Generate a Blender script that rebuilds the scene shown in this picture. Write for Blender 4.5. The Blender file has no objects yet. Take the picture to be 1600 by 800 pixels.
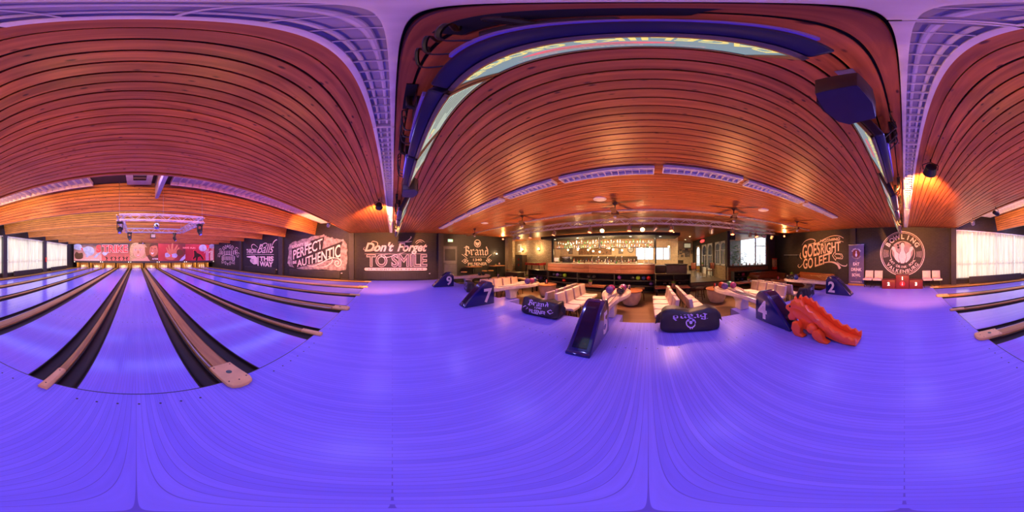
import bpy, bmesh, math, random
from mathutils import Matrix, Vector
from mathutils.bvhtree import BVHTree
random.seed(7)
SC = bpy.context.scene
COL = SC.collection
PI = math.pi
rad = math.radians
# ------------------------------------------------------------------ camera, world, sun, exposure
cam = bpy.data.cameras.new('camera'); cam.type = 'PANO'
try: cam.cycles.panorama_type = 'EQUIRECTANGULAR'
except Exception: cam.panorama_type = 'EQUIRECTANGULAR'
cam.clip_start = .02; cam.clip_end = 200
camo = bpy.data.objects.new('camera', cam); COL.objects.link(camo)
camo.location = (0, 0, 1.5); camo.rotation_euler = (PI/2, 0, -rad(132.075))
SC.camera = camo
w = bpy.data.worlds.new('sky'); SC.world = w; w.use_nodes = True
w.node_tree.nodes['Background'].inputs[0].default_value = (.93, .96, 1, 1)
w.node_tree.nodes['Background'].inputs[1].default_value = 2.1
sl = bpy.data.lights.new('sun', 'SUN'); sl.energy = 3.0; sl.angle = rad(3); sl.color = (1, .92, .78)
so = bpy.data.objects.new('sun', sl); COL.objects.link(so)
so.rotation_euler = Vector((.80, .30, -.52)).to_track_quat('-Z', 'Y').to_euler()
SC.view_settings.view_transform = 'Standard'
SC.view_settings.look = 'None'
SC.view_settings.gamma = 1
SC.view_settings.use_curve_mapping = False
SC.view_settings.exposure = 0.04
SC.cycles.max_bounces = 7; SC.cycles.diffuse_bounces = 3; SC.cycles.glossy_bounces = 3
SC.cycles.transparent_max_bounces = 8; SC.cycles.sample_clamp_indirect = 4
SC.cycles.caustics_reflective = False; SC.cycles.caustics_refractive = False

def lamp(kind, loc, energy, color, aim=None, size=.05, cone=90, blend=.6, parent=None, sy=None):
    l = bpy.data.lights.new(kind.lower()+'_light', kind); l.energy = energy; l.color = color
    if kind == 'SPOT': l.spot_size = rad(cone); l.spot_blend = blend; l.shadow_soft_size = size
    elif kind == 'POINT': l.shadow_soft_size = size
    else:
        l.size = size
        if sy: l.shape = 'RECTANGLE'; l.size_y = sy
    o = bpy.data.objects.new(kind.lower()+'_light', l); COL.objects.link(o)
    o.location = loc
    if aim is not None:
        o.rotation_euler = (Vector(aim)-Vector(loc)).to_track_quat('-Z', 'Y').to_euler()
    return o
AMBER = (1, .34, .09); WARM = (1, .62, .3); VIOLET = (.29, .27, 1); ROSE = (1, .3, .2); GOLD = (1, .66, .22); EMBER = (1, .16, .045)
# wide washes and uplights, added as bare lights without any cans
for x in (-5.8, -2.45, .9, 4.25, 7.6):
    lamp('SPOT', (x, -4.3, .75), 205, (1, .40, .13), (x, -3.0, 3), .12, 165, .7)      # bare amber uplights above the racks, added to brighten the ceiling
for x in (-6.6, -3.6, -1.2, 1.6, 3.9, 6.6, 8.8):
    lamp('SPOT', (x, .40, 2.62), 88, VIOLET, (x, -.3, 0), .07, 155, .8)              # violet floor wash, added without lamp bodies
for x in (-6.9, -4.0, -1.0, 2.2, 5.0, 8.2):
    lamp('SPOT', (x, -2.15, 2.80), 90, VIOLET, (x, -1.6, 0), .07, 150, .8)  # second added violet wash, also without lamp bodies
for x in (-7.475, -5.8, -4.125, -2.45, -.775, .9, 2.575, 4.25, 5.925, 7.6, 9.275):
    lamp('SPOT', (x, 1.70, .075), 72, (1, .38, .10), (x, 1.70, 3), .02, 86, .5)         # amber lights added at the divider ends to warm the ceiling, no real fittings
# added area lights, unseen behind the ceiling edge and each baffle over the lanes
for k in range(7):
    y = 2.85 if k == 0 else 5.05+2.55*(k-1)+.35
    lamp('AREA', (.9, y+.7, 3.45), 250 if k else 200, VIOLET, (.9, y+.9, 0), 17, sy=1.0)
    lamp('AREA', (-3.4, y, 3.40), 135 if k < 6 else 60, GOLD if k else AMBER, (-3.4, y+2, 3.25), 8.6, sy=.25)
    lamp('AREA', (5.4, y, 3.40), 85 if k < 6 else 60, EMBER if k < 6 else ROSE, (5.4, y+2, 3.25), 8.6, sy=.25)
lamp('AREA', (.9, 18.35, 3.3), 50, (1, .72, .66), (.9, 19.1, 1.9), 16, sy=.3)  # added unseen light to brighten the picture panels

# ------------------------------------------------------------------ materials
MATS = {}
def nt(name):
    m = bpy.data.materials.new(name); m.use_nodes = True; t = m.node_tree
    return m, t, t.nodes, t.links, t.nodes['Principled BSDF']
def mat(name, col, rough=.5, metal=0, var=.12, scale=6, stretch=(1, 1, 1), bump=0, emit=None, es=0, spec=.5, coat=0, objvar=0):
    if name in MATS: return MATS[name]
    m, t, N, L, b = nt(name)
    b.inputs['Roughness'].default_value = rough; b.inputs['Metallic'].default_value = metal
    b.inputs['Specular IOR Level'].default_value = spec; b.inputs['Coat Weight'].default_value = coat
    tc = N.new('ShaderNodeTexCoord'); mp = N.new('ShaderNodeMapping'); mp.inputs['Scale'].default_value = stretch
    nz = N.new('ShaderNodeTexNoise'); nz.inputs['Scale'].default_value = scale; nz.inputs['Detail'].default_value = 4
    L.new(tc.outputs['Object'], mp.inputs['Vector']); L.new(mp.outputs[0], nz.inputs['Vector'])
    r = N.new('ShaderNodeValToRGB')
    r.color_ramp.elements[0].position = .3; r.color_ramp.elements[1].position = .7
    r.color_ramp.elements[0].color = tuple(c*(1-var) for c in col)+(1,)
    r.color_ramp.elements[1].color = tuple(min(1, c*(1+var)) for c in col)+(1,)
    L.new(nz.outputs['Fac'], r.inputs['Fac'])
    out = r.outputs['Color']
    if objvar:
        oi = N.new('ShaderNodeObjectInfo'); mr = N.new('ShaderNodeMapRange')
        mr.inputs['To Min'].default_value = 1-objvar; mr.inputs['To Max'].default_value = 1+objvar
        L.new(oi.outputs['Random'], mr.inputs['Value'])
        hs = N.new('ShaderNodeHueSaturation'); L.new(mr.outputs[0], hs.inputs['Value']); L.new(out, hs.inputs['Color']); out = hs.outputs[0]
    L.new(out, b.inputs['Base Color'])
    if bump:
        bp = N.new('ShaderNodeBump'); bp.inputs['Strength'].default_value = bump; bp.inputs['Distance'].default_value = .01
        L.new(nz.outputs['Fac'], bp.inputs['Height']); L.new(bp.outputs[0], b.inputs['Normal'])
    if emit:
        b.inputs['Emission Color'].default_value = tuple(emit)+(1,); b.inputs['Emission Strength'].default_value = es
    MATS[name] = m; return m

def wood(name, c1, c2, rough=.5, axis=0, knots=True, scale=1.0, objvar=.12, bump=.15):
    m, t, N, L, b = nt(name); b.inputs['Roughness'].default_value = rough
    tc = N.new('ShaderNodeTexCoord'); mp = N.new('ShaderNodeMapping')
    s = [14*scale]*3; s[axis] = 1.1*scale; mp.inputs['Scale'].default_value = s
    oi = N.new('ShaderNodeObjectInfo'); add = N.new('ShaderNodeVectorMath'); add.operation = 'MULTIPLY_ADD'
    cb = N.new('ShaderNodeCombineXYZ')
    for k in range(3): L.new(oi.outputs['Random'], cb.inputs[k])
    L.new(cb.outputs[0], add.inputs[0]); add.inputs[1].default_value = (57, 31, 43); L.new(tc.outputs['Object'], add.inputs[2])
    L.new(add.outputs[0], mp.inputs['Vector'])
    nz = N.new('ShaderNodeTexNoise'); nz.inputs['Scale'].default_value = 1.6; nz.inputs['Detail'].default_value = 6; nz.inputs['Distortion'].default_value = .5
    L.new(mp.outputs[0], nz.inputs['Vector'])
    r = N.new('ShaderNodeValToRGB'); r.color_ramp.elements[0].position = .32; r.color_ramp.elements[1].position = .7
    r.color_ramp.elements[0].color = c1+(1,); r.color_ramp.elements[1].color = c2+(1,)
    L.new(nz.outputs['Fac'], r.inputs['Fac']); out = r.outputs[0]
    if knots:
        mp2 = N.new('ShaderNodeMapping'); k = [7.5]*3; k[axis] = 3.0; mp2.inputs['Scale'].default_value = k
        L.new(add.outputs[0], mp2.inputs['Vector'])
        v = N.new('ShaderNodeTexVoronoi'); v.inputs['Scale'].default_value = 1.75; L.new(mp2.outputs[0], v.inputs['Vector'])
        kr = N.new('ShaderNodeValToRGB'); kr.color_ramp.elements[0].position = .07; kr.color_ramp.elements[1].position = .15
        kr.color_ramp.elements[0].color = (.18, .12, .1, 1); kr.color_ramp.elements[1].color = (1, 1, 1, 1)
        L.new(v.outputs['Distance'], kr.inputs['Fac'])
        mx = N.new('ShaderNodeMix'); mx.data_type = 'RGBA'; mx.blend_type = 'MULTIPLY'; mx.inputs[0].default_value = 1
        L.new(out, mx.inputs[6]); L.new(kr.outputs[0], mx.inputs[7]); out = mx.outputs[2]
    mr = N.new('ShaderNodeMapRange'); mr.inputs['To Min'].default_value = 1-objvar; mr.inputs['To Max'].default_value = 1+objvar
    L.new(oi.outputs['Random'], mr.inputs['Value'])
    hs = N.new('ShaderNodeHueSaturation'); L.new(mr.outputs[0], hs.inputs['Value']); L.new(out, hs.inputs['Color'])
    L.new(hs.outputs[0], b.inputs['Base Color'])
    bp = N.new('ShaderNodeBump'); bp.inputs['Strength'].default_value = bump; bp.inputs['Distance'].default_value = .004
    L.new(nz.outputs['Fac'], bp.inputs['Height']); L.new(bp.outputs[0], b.inputs['Normal'])
    MATS[name] = m; return m

def boards(name, c1, c2, mortar, rough, bw, bh, spec=.5, msize=.0012, rot=0, coat=0):   # fine strip flooring
    m, t, N, L, b = nt(name); b.inputs['Roughness'].default_value = rough; b.inputs['Specular IOR Level'].default_value = spec
    b.inputs['Coat Weight'].default_value = coat; b.inputs['Coat Roughness'].default_value = .08
    tc = N.new('ShaderNodeTexCoord'); mp = N.new('ShaderNodeMapping'); mp.inputs['Rotation'].default_value = (0, 0, rot)
    L.new(tc.outputs['Object'], mp.inputs['Vector'])
    br = N.new('ShaderNodeTexBrick'); L.new(mp.outputs[0], br.inputs['Vector'])
    br.inputs['Scale'].default_value = 1; br.inputs['Brick Width'].default_value = bw; br.inputs['Row Height'].default_value = bh
    br.inputs['Mortar Size'].default_value = msize; br.inputs['Mortar Smooth'].default_value = .3
    br.inputs['Color1'].default_value = c1+(1,); br.inputs['Color2'].default_value = c2+(1,); br.inputs['Mortar'].default_value = mortar+(1,)
    mp2 = N.new('ShaderNodeMapping'); mp2.inputs['Scale'].default_value = (60, 2.5, 1) if rot else (2.5, 60, 1)
    L.new(tc.outputs['Object'], mp2.inputs['Vector'])
    nz = N.new('ShaderNodeTexNoise'); nz.inputs['Scale'].default_value = 1; L.new(mp2.outputs[0], nz.inputs['Vector'])
    mr = N.new('ShaderNodeMapRange'); mr.inputs['To Min'].default_value = .88; mr.inputs['To Max'].default_value = 1.08
    L.new(nz.outputs['Fac'], mr.inputs['Value'])
    hs = N.new('ShaderNodeHueSaturation'); L.new(mr.outputs[0], hs.inputs['Value']); L.new(br.outputs['Color'], hs.inputs['Color'])
    L.new(hs.outputs[0], b.inputs['Base Color'])
    MATS[name] = m; return m

def brick(name, c1, c2, mortar, rough, bw, bh, ms=.008, bump=.5, coord='Object', axes='yz'):
    m, t, N, L, b = nt(name); b.inputs['Roughness'].default_value = rough
    tc = N.new('ShaderNodeTexCoord'); sp = N.new('ShaderNodeSeparateXYZ'); cb = N.new('ShaderNodeCombineXYZ')
    L.new(tc.outputs['Object'], sp.inputs[0])
    L.new(sp.outputs['XYZ'.index(axes[0].upper())], cb.inputs[0]); L.new(sp.outputs['XYZ'.index(axes[1].upper())], cb.inputs[1])
    br = N.new('ShaderNodeTexBrick'); L.new(cb.outputs[0], br.inputs['Vector'])
    br.inputs['Scale'].default_value = 1; br.inputs['Brick Width'].default_value = bw; br.inputs['Row Height'].default_value = bh
    br.inputs['Mortar Size'].default_value = ms
    br.inputs['Color1'].default_value = c1+(1,); br.inputs['Color2'].default_value = c2+(1,); br.inputs['Mortar'].default_value = mortar+(1,)
    nz = N.new('ShaderNodeTexNoise'); nz.inputs['Scale'].default_value = 9; L.new(tc.outputs['Object'], nz.inputs['Vector'])
    mr = N.new('ShaderNodeMapRange'); mr.inputs['To Min'].default_value = .6; mr.inputs['To Max'].default_value = 1.4
    L.new(nz.outputs['Fac'], mr.inputs['Value'])
    hs = N.new('ShaderNodeHueSaturation'); L.new(mr.outputs[0], hs.inputs['Value']); L.new(br.outputs['Color'], hs.inputs['Color'])
    L.new(hs.outputs[0], b.inputs['Base Color'])
    bp = N.new('ShaderNodeBump'); bp.invert = True; bp.inputs['Strength'].default_value = bump; bp.inputs['Distance'].default_value = .01
    L.new(br.outputs['Fac'], bp.inputs['Height']); L.new(bp.outputs[0], b.inputs['Normal'])
    MATS[name] = m; return m

def glass(name, tint=(.95, .97, 1), refl=.08):
    m, t, N, L, b = nt(name); N.remove(b)
    tr = N.new('ShaderNodeBsdfTransparent'); tr.inputs[0].default_value = tint+(1,)
    gl = N.new('ShaderNodeBsdfGlossy'); gl.inputs['Roughness'].default_value = .03
    mx = N.new('ShaderNodeMixShader'); mx.inputs[0].default_value = refl
    L.new(tr.outputs[0], mx.inputs[1]); L.new(gl.outputs[0], mx.inputs[2]); L.new(mx.outputs[0], N['Material Output'].inputs[0])
    MATS[name] = m; return m
def voile(name, col):
    m, t, N, L, b = nt(name); N.remove(b)
    tc = N.new('ShaderNodeTexCoord'); mp = N.new('ShaderNodeMapping'); mp.inputs['Scale'].default_value = (1, 7, .25)
    nz = N.new('ShaderNodeTexNoise'); nz.inputs['Scale'].default_value = 2; L.new(tc.outputs['Object'], mp.inputs[0]); L.new(mp.outputs[0], nz.inputs['Vector'])
    r = N.new('ShaderNodeValToRGB'); r.color_ramp.elements[0].color = tuple(c*.72 for c in col)+(1,); r.color_ramp.elements[1].color = col+(1,)
    r.color_ramp.elements[0].position = .35; r.color_ramp.elements[1].position = .65; L.new(nz.outputs['Fac'], r.inputs[0])
    d = N.new('ShaderNodeBsdfDiffuse'); tl = N.new('ShaderNodeBsdfTranslucent'); mx = N.new('ShaderNodeMixShader'); mx.inputs[0].default_value = .6
    L.new(r.outputs[0], d.inputs[0]); L.new(r.outputs[0], tl.inputs[0])
    L.new(d.outputs[0], mx.inputs[1]); L.new(tl.outputs[0], mx.inputs[2]); L.new(mx.outputs[0], N['Material Output'].inputs[0])
    MATS[name] = m; return m

wood('ceiling_wood', (.27, .072, .017), (.56, .172, .048), .38, 0)
wood('baffle_wood', (.36, .14, .045), (.66, .29, .09), .45, 0)
wood('cap_wood', (.36, .19, .045), (.52, .30, .07), .35, 1, False)
wood('table_wood', (.38, .15, .06), (.60, .27, .11), .35, 0, False)
wood('bar_wood', (.42, .165, .085), (.64, .28, .15), .4, 0)
wood('dark_wood', (.05, .03, .02), (.11, .065, .04), .4, 0, False)
boards('approach_boards', (.265, .245, .95), (.22, .20, .88), (.15, .125, .60), .30, 60, .035, spec=.16, rot=PI/2)  # blue-violet base colour stands in for the blacklight glow
boards('lane_boards', (.25, .24, .97), (.22, .21, .92), (.18, .17, .60), .16, 5, .027, rot=PI/2, coat=.15)  # blacklight glow is put into the lane colour as well
boards('pit_boards', (.24, .15, .085), (.19, .115, .06), (.07, .045, .03), .35, 1.4, .16)
boards('platform_tiles', (.30, .25, .19), (.27, .22, .165), (.12, .10, .08), .35, .5, .5, msize=.006)
brick('black_brick', (.030, .026, .028), (.022, .020, .022), (.012, .011, .012), .55, .22, .07)
brick('black_brick_x', (.030, .026, .028), (.022, .020, .022), (.012, .011, .012), .55, .22, .07, axes='xz')
brick('pale_stone', (.62, .50, .36), (.48, .37, .25), (.34, .27, .19), .8, .26, .09, .012, .8, axes='xz')
brick('warm_brick', (.30, .13, .07), (.38, .19, .10), (.25, .19, .14), .75, .22, .07, .01, .6, axes='xz')
brick('sand_brick', (.42, .30, .18), (.50, .37, .23), (.28, .21, .14), .75, .22, .07, .01, .6, axes='yz')
mat('black_paint', (.025, .023, .025), .6, bump=.1); mat('charcoal', (.045, .042, .045), .6)
mat('black_metal', (.02, .02, .022), .35, .4); mat('black_plastic', (.018, .018, .02), .3)
mat('gutter_black', (.010, .007, .006), .42, spec=.35); mat('nose_cream', (.76, .52, .20), .4); mat('grey_metal', (.42, .42, .46), .32, .85); mat('chrome', (.75, .75, .78), .12, 1)
mat('alu', (.72, .70, .80), .35, .6); mat('white_enamel', (.82, .80, .84), .35); mat('cream_wall', (.80, .64, .44), .8, bump=.1)
mat('seat_lit_white', (.82, .64, .52), .38); mat('rack_lit_white', (.82, .69, .58), .25, coat=.3); mat('hood_blue', (.008, .010, .12), .14, coat=.6, var=.05)  # orange lamplight is mixed into the white of seats and racks
mat('hood_dark', (.003, .004, .035), .12, coat=.5); mat('num_white', (.85, .76, .86), .4); mat('tub_white', (.80, .70, .58), .5, bump=.1)
mat('mural_white', (.88, .74, .70), .7, var=.1, scale=14); mat('mural_grey', (.30, .25, .27), .8, var=.55, scale=5); mat('mural_dark', (.03, .022, .024), .8)
mat('ramp_orange', (1, .125, .02), .28, var=.06, coat=.3); mat('bag_black', (.018, .016, .026), .45, bump=.25, scale=9); mat('bag_print', (.62, .50, .95), .5)
mat('leather', (.23, .075, .03), .33, bump=.15, scale=20); mat('podium_red', (.20, .022, .02), .45); mat('banner_navy', (.11, .085, .20), .5)
mat('red', (.65, .03, .03), .4); mat('yellow', (.85, .6, .08), .5); mat('green_leaf', (.16, .42, .06), .5, var=.4, scale=30); mat('dark_leaf', (.05, .14, .04), .5, var=.4)
mat('terracotta', (.55, .36, .26), .7); mat('steel', (.55, .56, .6), .25, .9); mat('door_grey', (.16, .15, .165), .45); mat('frame_white', (.72, .76, .78), .4)
mat('stool_wood', (.50, .24, .10), .45, var=.2, scale=9); mat('dark_stool', (.10, .04, .02), .5)
glass('window_glass'); glass('clear_glass', (.9, .93, .95), .14); voile('curtain_voile', (.96, .88, .72))
mat('bulb', (1, .8, .5), .4, emit=(1, .62, .22), es=22); mat('lens_red', (1, .2, .1), .4, emit=(1, .16, .06), es=9); mat('lens_amber', (1, .7, .3), .4, emit=(1, .62, .2), es=16)
mat('lens_violet', (.2, .16, .9), .3, emit=(.16, .12, 1), es=.8); mat('lens_off', (.5, .45, .5), .15); mat('shade_glow', (1, .75, .4), .5, emit=(1, .6, .2), es=9)
mat('exit_green', (.1, .6, .25), .5, emit=(.2, .9, .4), es=2.0); mat('sign_red', (.9, .05, .05), .5, emit=(1, .05, .05), es=2.5); mat('lamp_white', (1, .95, .85), .5, emit=(1, .90, .7), es=1.6)

# ------------------------------------------------------------------ mesh helpers
class MB:
    def __init__(s): s.v = []; s.f = []
    def add(s, vs, fs, M=None):
        o = len(s.v)
        s.v += [tuple(M @ Vector(p)) for p in vs] if M else [tuple(p) for p in vs]
        s.f += [tuple(i+o for i in f) for f in fs]; return s
    def box(s, x0, x1, y0, y1, z0, z1, M=None):
        return s.add([(x0, y0, z0), (x1, y0, z0), (x1, y1, z0), (x0, y1, z0), (x0, y0, z1), (x1, y0, z1), (x1, y1, z1), (x0, y1, z1)],
                     [(0, 3, 2, 1), (4, 5, 6, 7), (0, 1, 5, 4), (1, 2, 6, 5), (2, 3, 7, 6), (3, 0, 4, 7)], M)
    def cbox(s, c, d, M=None): return s.box(c[0]-d[0]/2, c[0]+d[0]/2, c[1]-d[1]/2, c[1]+d[1]/2, c[2]-d[2]/2, c[2]+d[2]/2, M)
    def cyl(s, a, b, r, r2=None, n=12):
        a = Vector(a); b = Vector(b); r2 = r if r2 is None else r2
        q = (b-a).to_track_quat('Z', 'Y').to_matrix()
        vs = [a+q @ Vector((r*math.cos(2*PI*i/n), r*math.sin(2*PI*i/n), 0)) for i in range(n)]
        vs += [b+q @ Vector((r2*math.cos(2*PI*i/n), r2*math.sin(2*PI*i/n), 0)) for i in range(n)]
        return s.add(vs, [(i, (i+1) % n, n+(i+1) % n, n+i) for i in range(n)]+[tuple(range(n-1, -1, -1)), tuple(range(n, 2*n))])
    def tube(s, pts, r, n=8):
        pts = [Vector(p) for p in pts]; rings = []; up = None
        for i, p in enumerate(pts):
            d = (pts[min(i+1, len(pts)-1)]-pts[max(i-1, 0)]).normalized()
            if up is None: up = d.orthogonal().normalized()
            up = (up-d*up.dot(d)).normalized(); q = d.cross(up)
            rr = r[i] if isinstance(r, (list, tuple)) else r
            rings.append([p+(up*math.cos(2*PI*k/n)+q*math.sin(2*PI*k/n))*rr for k in range(n)])
        vs = [v for g in rings for v in g]; fs = []
        for i in range(len(pts)-1):
            for k in range(n): fs.append((i*n+k, i*n+(k+1) % n, (i+1)*n+(k+1) % n, (i+1)*n+k))
        fs += [tuple(range(n-1, -1, -1)), tuple((len(pts)-1)*n+k for k in range(n))]
        return s.add(vs, fs)
    def lathe(s, prof, n=20, c=(0, 0, 0), M=None):
        vs = []; fs = []; m = len(prof)
        for r, z in prof:
            for k in range(n): vs.append((c[0]+r*math.cos(2*PI*k/n), c[1]+r*math.sin(2*PI*k/n), c[2]+z))
        for i in range(m-1):
            for k in range(n): fs.append((i*n+k, i*n+(k+1) % n, (i+1)*n+(k+1) % n, (i+1)*n+k))
        fs += [tuple(range(n-1, -1, -1)), tuple((m-1)*n+k for k in range(n))]
        return s.add(vs, fs, M)
    def sphere(s, c, r, n=20, m=12, sq=1):
        return s.lathe([(max(.0005, r*math.sin(PI*i/m)), -r*sq*math.cos(PI*i/m)) for i in range(m+1)], n, c)
    def prism(s, pts, h0, h1, ax=0, M=None):      # polygon in the plane across axis ax, swept from h0 to h1
        n = len(pts)
        def P(p, h): return {0: (h, p[0], p[1]), 1: (p[0], h, p[1]), 2: (p[0], p[1], h)}[ax]
        vs = [P(p, h0) for p in pts]+[P(p, h1) for p in pts]
        return s.add(vs, [tuple(range(n-1, -1, -1)), tuple(range(n, 2*n))]+[(i, (i+1) % n, n+(i+1) % n, n+i) for i in range(n)], M)
    def ribbon(s, pts, wd, z=0):
        n = len(pts); L_ = []; R_ = []
        for i, p in enumerate(pts):
            a = pts[max(i-1, 0)]; b = pts[min(i+1, n-1)]; dx, dy = b[0]-a[0], b[1]-a[1]; l = math.hypot(dx, dy) or 1
            ww = wd(i/(n-1)) if callable(wd) else wd
            L_.append((p[0]-dy/l*ww/2, p[1]+dx/l*ww/2, z)); R_.append((p[0]+dy/l*ww/2, p[1]-dx/l*ww/2, z))
        return s.add(R_+L_, [(i, i+1, n+i+1, n+i) for i in range(n-1)])
    def poly(s, pts, z=0): return s.add([(p[0], p[1], z) for p in pts], [tuple(range(len(pts)))])
    def disc(s, c, rx, ry=None, z=0, n=28, rot=0):
        ry = ry or rx
        return s.poly([(c[0]+rx*math.cos(2*PI*i/n)*math.cos(rot)-ry*math.sin(2*PI*i/n)*math.sin(rot), c[1]+rx*math.cos(2*PI*i/n)*math.sin(rot)+ry*math.sin(2*PI*i/n)*math.cos(rot)) for i in range(n)], z)
    def ring(s, c, r, wd, z=0, n=72, a0=0, a1=2*PI):
        return s.ribbon([(c[0]+r*math.cos(a0+(a1-a0)*i/n), c[1]+r*math.sin(a0+(a1-a0)*i/n)) for i in range(n+1)], wd, z)
    def mesh(s, name, bevel=0, smooth=True, seg=2, ang=35):
        me = bpy.data.meshes.new(name); me.from_pydata(s.v, [], s.f)
        bm = bmesh.new(); bm.from_mesh(me)
        bmesh.ops.recalc_face_normals(bm, faces=bm.faces)
        if bevel:
            ed = [e for e in bm.edges if len(e.link_faces) == 2 and e.calc_face_angle(0) > .5]
            bmesh.ops.bevel(bm, geom=ed, offset=bevel, segments=seg, affect='EDGES', profile=.5, clamp_overlap=True)
        bm.to_mesh(me); bm.free()
        if smooth:
            for p in me.polygons: p.use_smooth = True
            me.set_sharp_from_angle(angle=rad(ang))
        return me
    def build(s, name, m, parent=None, bevel=0, smooth=True, seg=2, loc=None, rot=None, ang=35, flat=False):
        if flat:
            me = bpy.data.meshes.new(name); me.from_pydata(s.v, [], s.f); me.update()
        else: me = s.mesh(name, bevel, smooth, seg, ang)
        return put(name, me, m, parent, loc, rot)
def put(name, me, m, parent=None, loc=None, rot=None, M=None):
    if m is not None and not me.materials: me.materials.append(MATS[m] if isinstance(m, str) else m)
    o = bpy.data.objects.new(name, me); COL.objects.link(o)
    if parent: o.parent = parent
    if loc: o.location = loc
    if rot: o.rotation_euler = rot
    if M is not None: o.matrix_basis = M
    return o
KIDS = {}
def kids(o): return [c for c in o.children]
def tag(o, label, cat, group=None, kind=None):
    if label: o['label'] = label
    if cat: o['category'] = cat
    if group: o['group'] = group
    if kind: o['kind'] = kind
    return o
def thing(name, label, cat, loc=(0, 0, 0), rz=0, group=None, M=None):
    o = bpy.data.objects.new(name, None); COL.objects.link(o); o.empty_display_size = .1
    if M is not None: o.matrix_basis = M
    else: o.location = loc; o.rotation_euler = (0, 0, rz)
    return tag(o, label, cat, group)
def dup(root, loc=None, rz=None, label=None, group=None):
    r = root.copy(); COL.objects.link(r)
    if loc is not None: r.location = loc
    if rz is not None: r.rotation_euler = (0, 0, rz)
    if label: r['label'] = label
    if group: r['group'] = group
    for ch in list(root.children):
        c = ch.copy(); COL.objects.link(c); c.parent = r
        for g in list(ch.children):
            d = g.copy(); COL.objects.link(d); d.parent = c
    return r
def struct(name, mb, m, parent=None, bevel=0, label=None):
    o = mb.build(name, m, parent, bevel, smooth=False)
    if not parent: o['kind'] = 'structure'
    return o
def frame(o, right, up=(0, 0, 1)):
    r = Vector(right); u = Vector(up); n = r.cross(u)
    return Matrix(((r.x, u.x, n.x, o[0]), (r.y, u.y, n.y, o[1]), (r.z, u.z, n.z, o[2]), (0, 0, 0, 1)))
FL = lambda y, z, x=9.9: frame((x, y, z), (0, -1, 0))        # on the long mural wall
FR = lambda y, z, x=-8.05: frame((x, y, z), (0, 1, 0))       # on the window-side wall
FB = lambda x, z, y: frame((x, y, z), (-1, 0, 0))            # facing the lanes
FF = lambda x, z, y: frame((x, y, z), (1, 0, 0))             # facing the bar
T2 = lambda x, y, z=0, s=1, r=0, sx=1: Matrix.Translation((x, y, z)) @ Matrix.Rotation(r, 4, 'Z') @ Matrix.Diagonal((s*sx, s, s, 1))
TXT = {}
def text(s, shear=0, bold=0, outline=0, spacing=1, align='CENTER'):
    k = (s, shear, bold, outline, spacing, align)
    if k in TXT: return TXT[k].copy()
    cu = bpy.data.curves.new('lettering', 'FONT'); cu.body = s; cu.size = 1; cu.shear = shear; cu.offset = bold
    cu.align_x = align; cu.align_y = 'BOTTOM_BASELINE'; cu.space_character = spacing; cu.resolution_u = 4
    if outline: cu.fill_mode = 'NONE'; cu.bevel_depth = outline; cu.bevel_resolution = 0
    ob = bpy.data.objects.new('lettering', cu); COL.objects.link(ob)
    dg = bpy.context.evaluated_depsgraph_get()
    me = bpy.data.meshes.new_from_object(ob.evaluated_get(dg)); me.materials.clear()
    bpy.data.objects.remove(ob); bpy.data.curves.remove(cu)
    TXT[k] = me; return me.copy()
def letter(parent, s, x, y, h, m='mural_white', wd=None, rot=0, shear=0, bold=0, outline=0, name='lettering', z=.004, spacing=1):
    """lettering with capitals h high; wd squeezes the line to a width"""
    me = text(s, shear, bold, outline, spacing)
    xs = [v.co.x for v in me.vertices]; w0 = (max(xs)-min(xs)) or 1
    sc = h/.69; sx = (wd/(w0*sc)) if wd else 1
    return put(name, me, m, parent, M=T2(x, y, z, sc, rot, sx))
def arc_text(parent, s, R, mid, h, m='mural_white', bottom=False, bold=0, gap=1.0, c=(0, 0), name='lettering'):
    mb = MB(); adv = h*1.02*gap; n = len(s); vs = []
    for i, ch in enumerate(s):
        if ch == ' ': continue
        me = text(ch, 0, bold); a = (i-(n-1)/2)*adv/R
        ang = mid+a if bottom else mid-a
        rot = ang+PI/2 if bottom else ang-PI/2
        M = T2(c[0]+R*math.cos(ang), c[1]+R*math.sin(ang), .004, h/.69, rot)
        put('letter', me, m, parent, M=M)
def smooth(pts, n=8):
    out = []; P = [pts[0]]+list(pts)+[pts[-1]]
    for i in range(1, len(P)-2):
        a, b, c, d = [Vector(p) for p in P[i-1:i+3]]
        for k in range(n):
            t = k/n; out.append(.5*((2*b)+(c-a)*t+(2*a-5*b+4*c-d)*t*t+(3*b-a-3*c+d)*t**3))
    out.append(Vector(pts[-1])); return [tuple(p) for p in out]
def spiral(c, r0, turns, a0, sgn=1, n=36): return [(c[0]+r0*(1-.85*i/n)*math.cos(a0+sgn*2*PI*turns*i/n), c[1]+r0*(1-.85*i/n)*math.sin(a0+sgn*2*PI*turns*i/n)) for i in range(n+1)]
BLACK = {'B': (.72, [[(.2, 1.0), (.2, .06)], [(.02, .86), (.2, 1.0), (.46, .9), (.5, .72), (.26, .54), (.56, .42), (.58, .16), (.32, -.06), (.06, .12)]]),
         'r': (.48, [[(0, .6), (.1, .52), (.1, .1), (.18, .02)], [(.1, .5), (.28, .64), (.38, .54)]]),
         'a': (.60, [[(.06, .52), (.2, .64), (.38, .52), (.38, .1), (.48, .02)], [(.38, .36), (.1, .28), (.1, .1), (.22, .0), (.38, .12)]]),
         'n': (.62, [[(0, .6), (.1, .52), (.1, .1), (.18, .02)], [(.1, .5), (.28, .64), (.42, .52), (.42, .1), (.5, .02)]]),
         'd': (.60, [[(.4, .5), (.12, .56), (.1, .1), (.24, .0), (.42, .12), (.42, .6), (.22, 1.0)]])}
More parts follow.
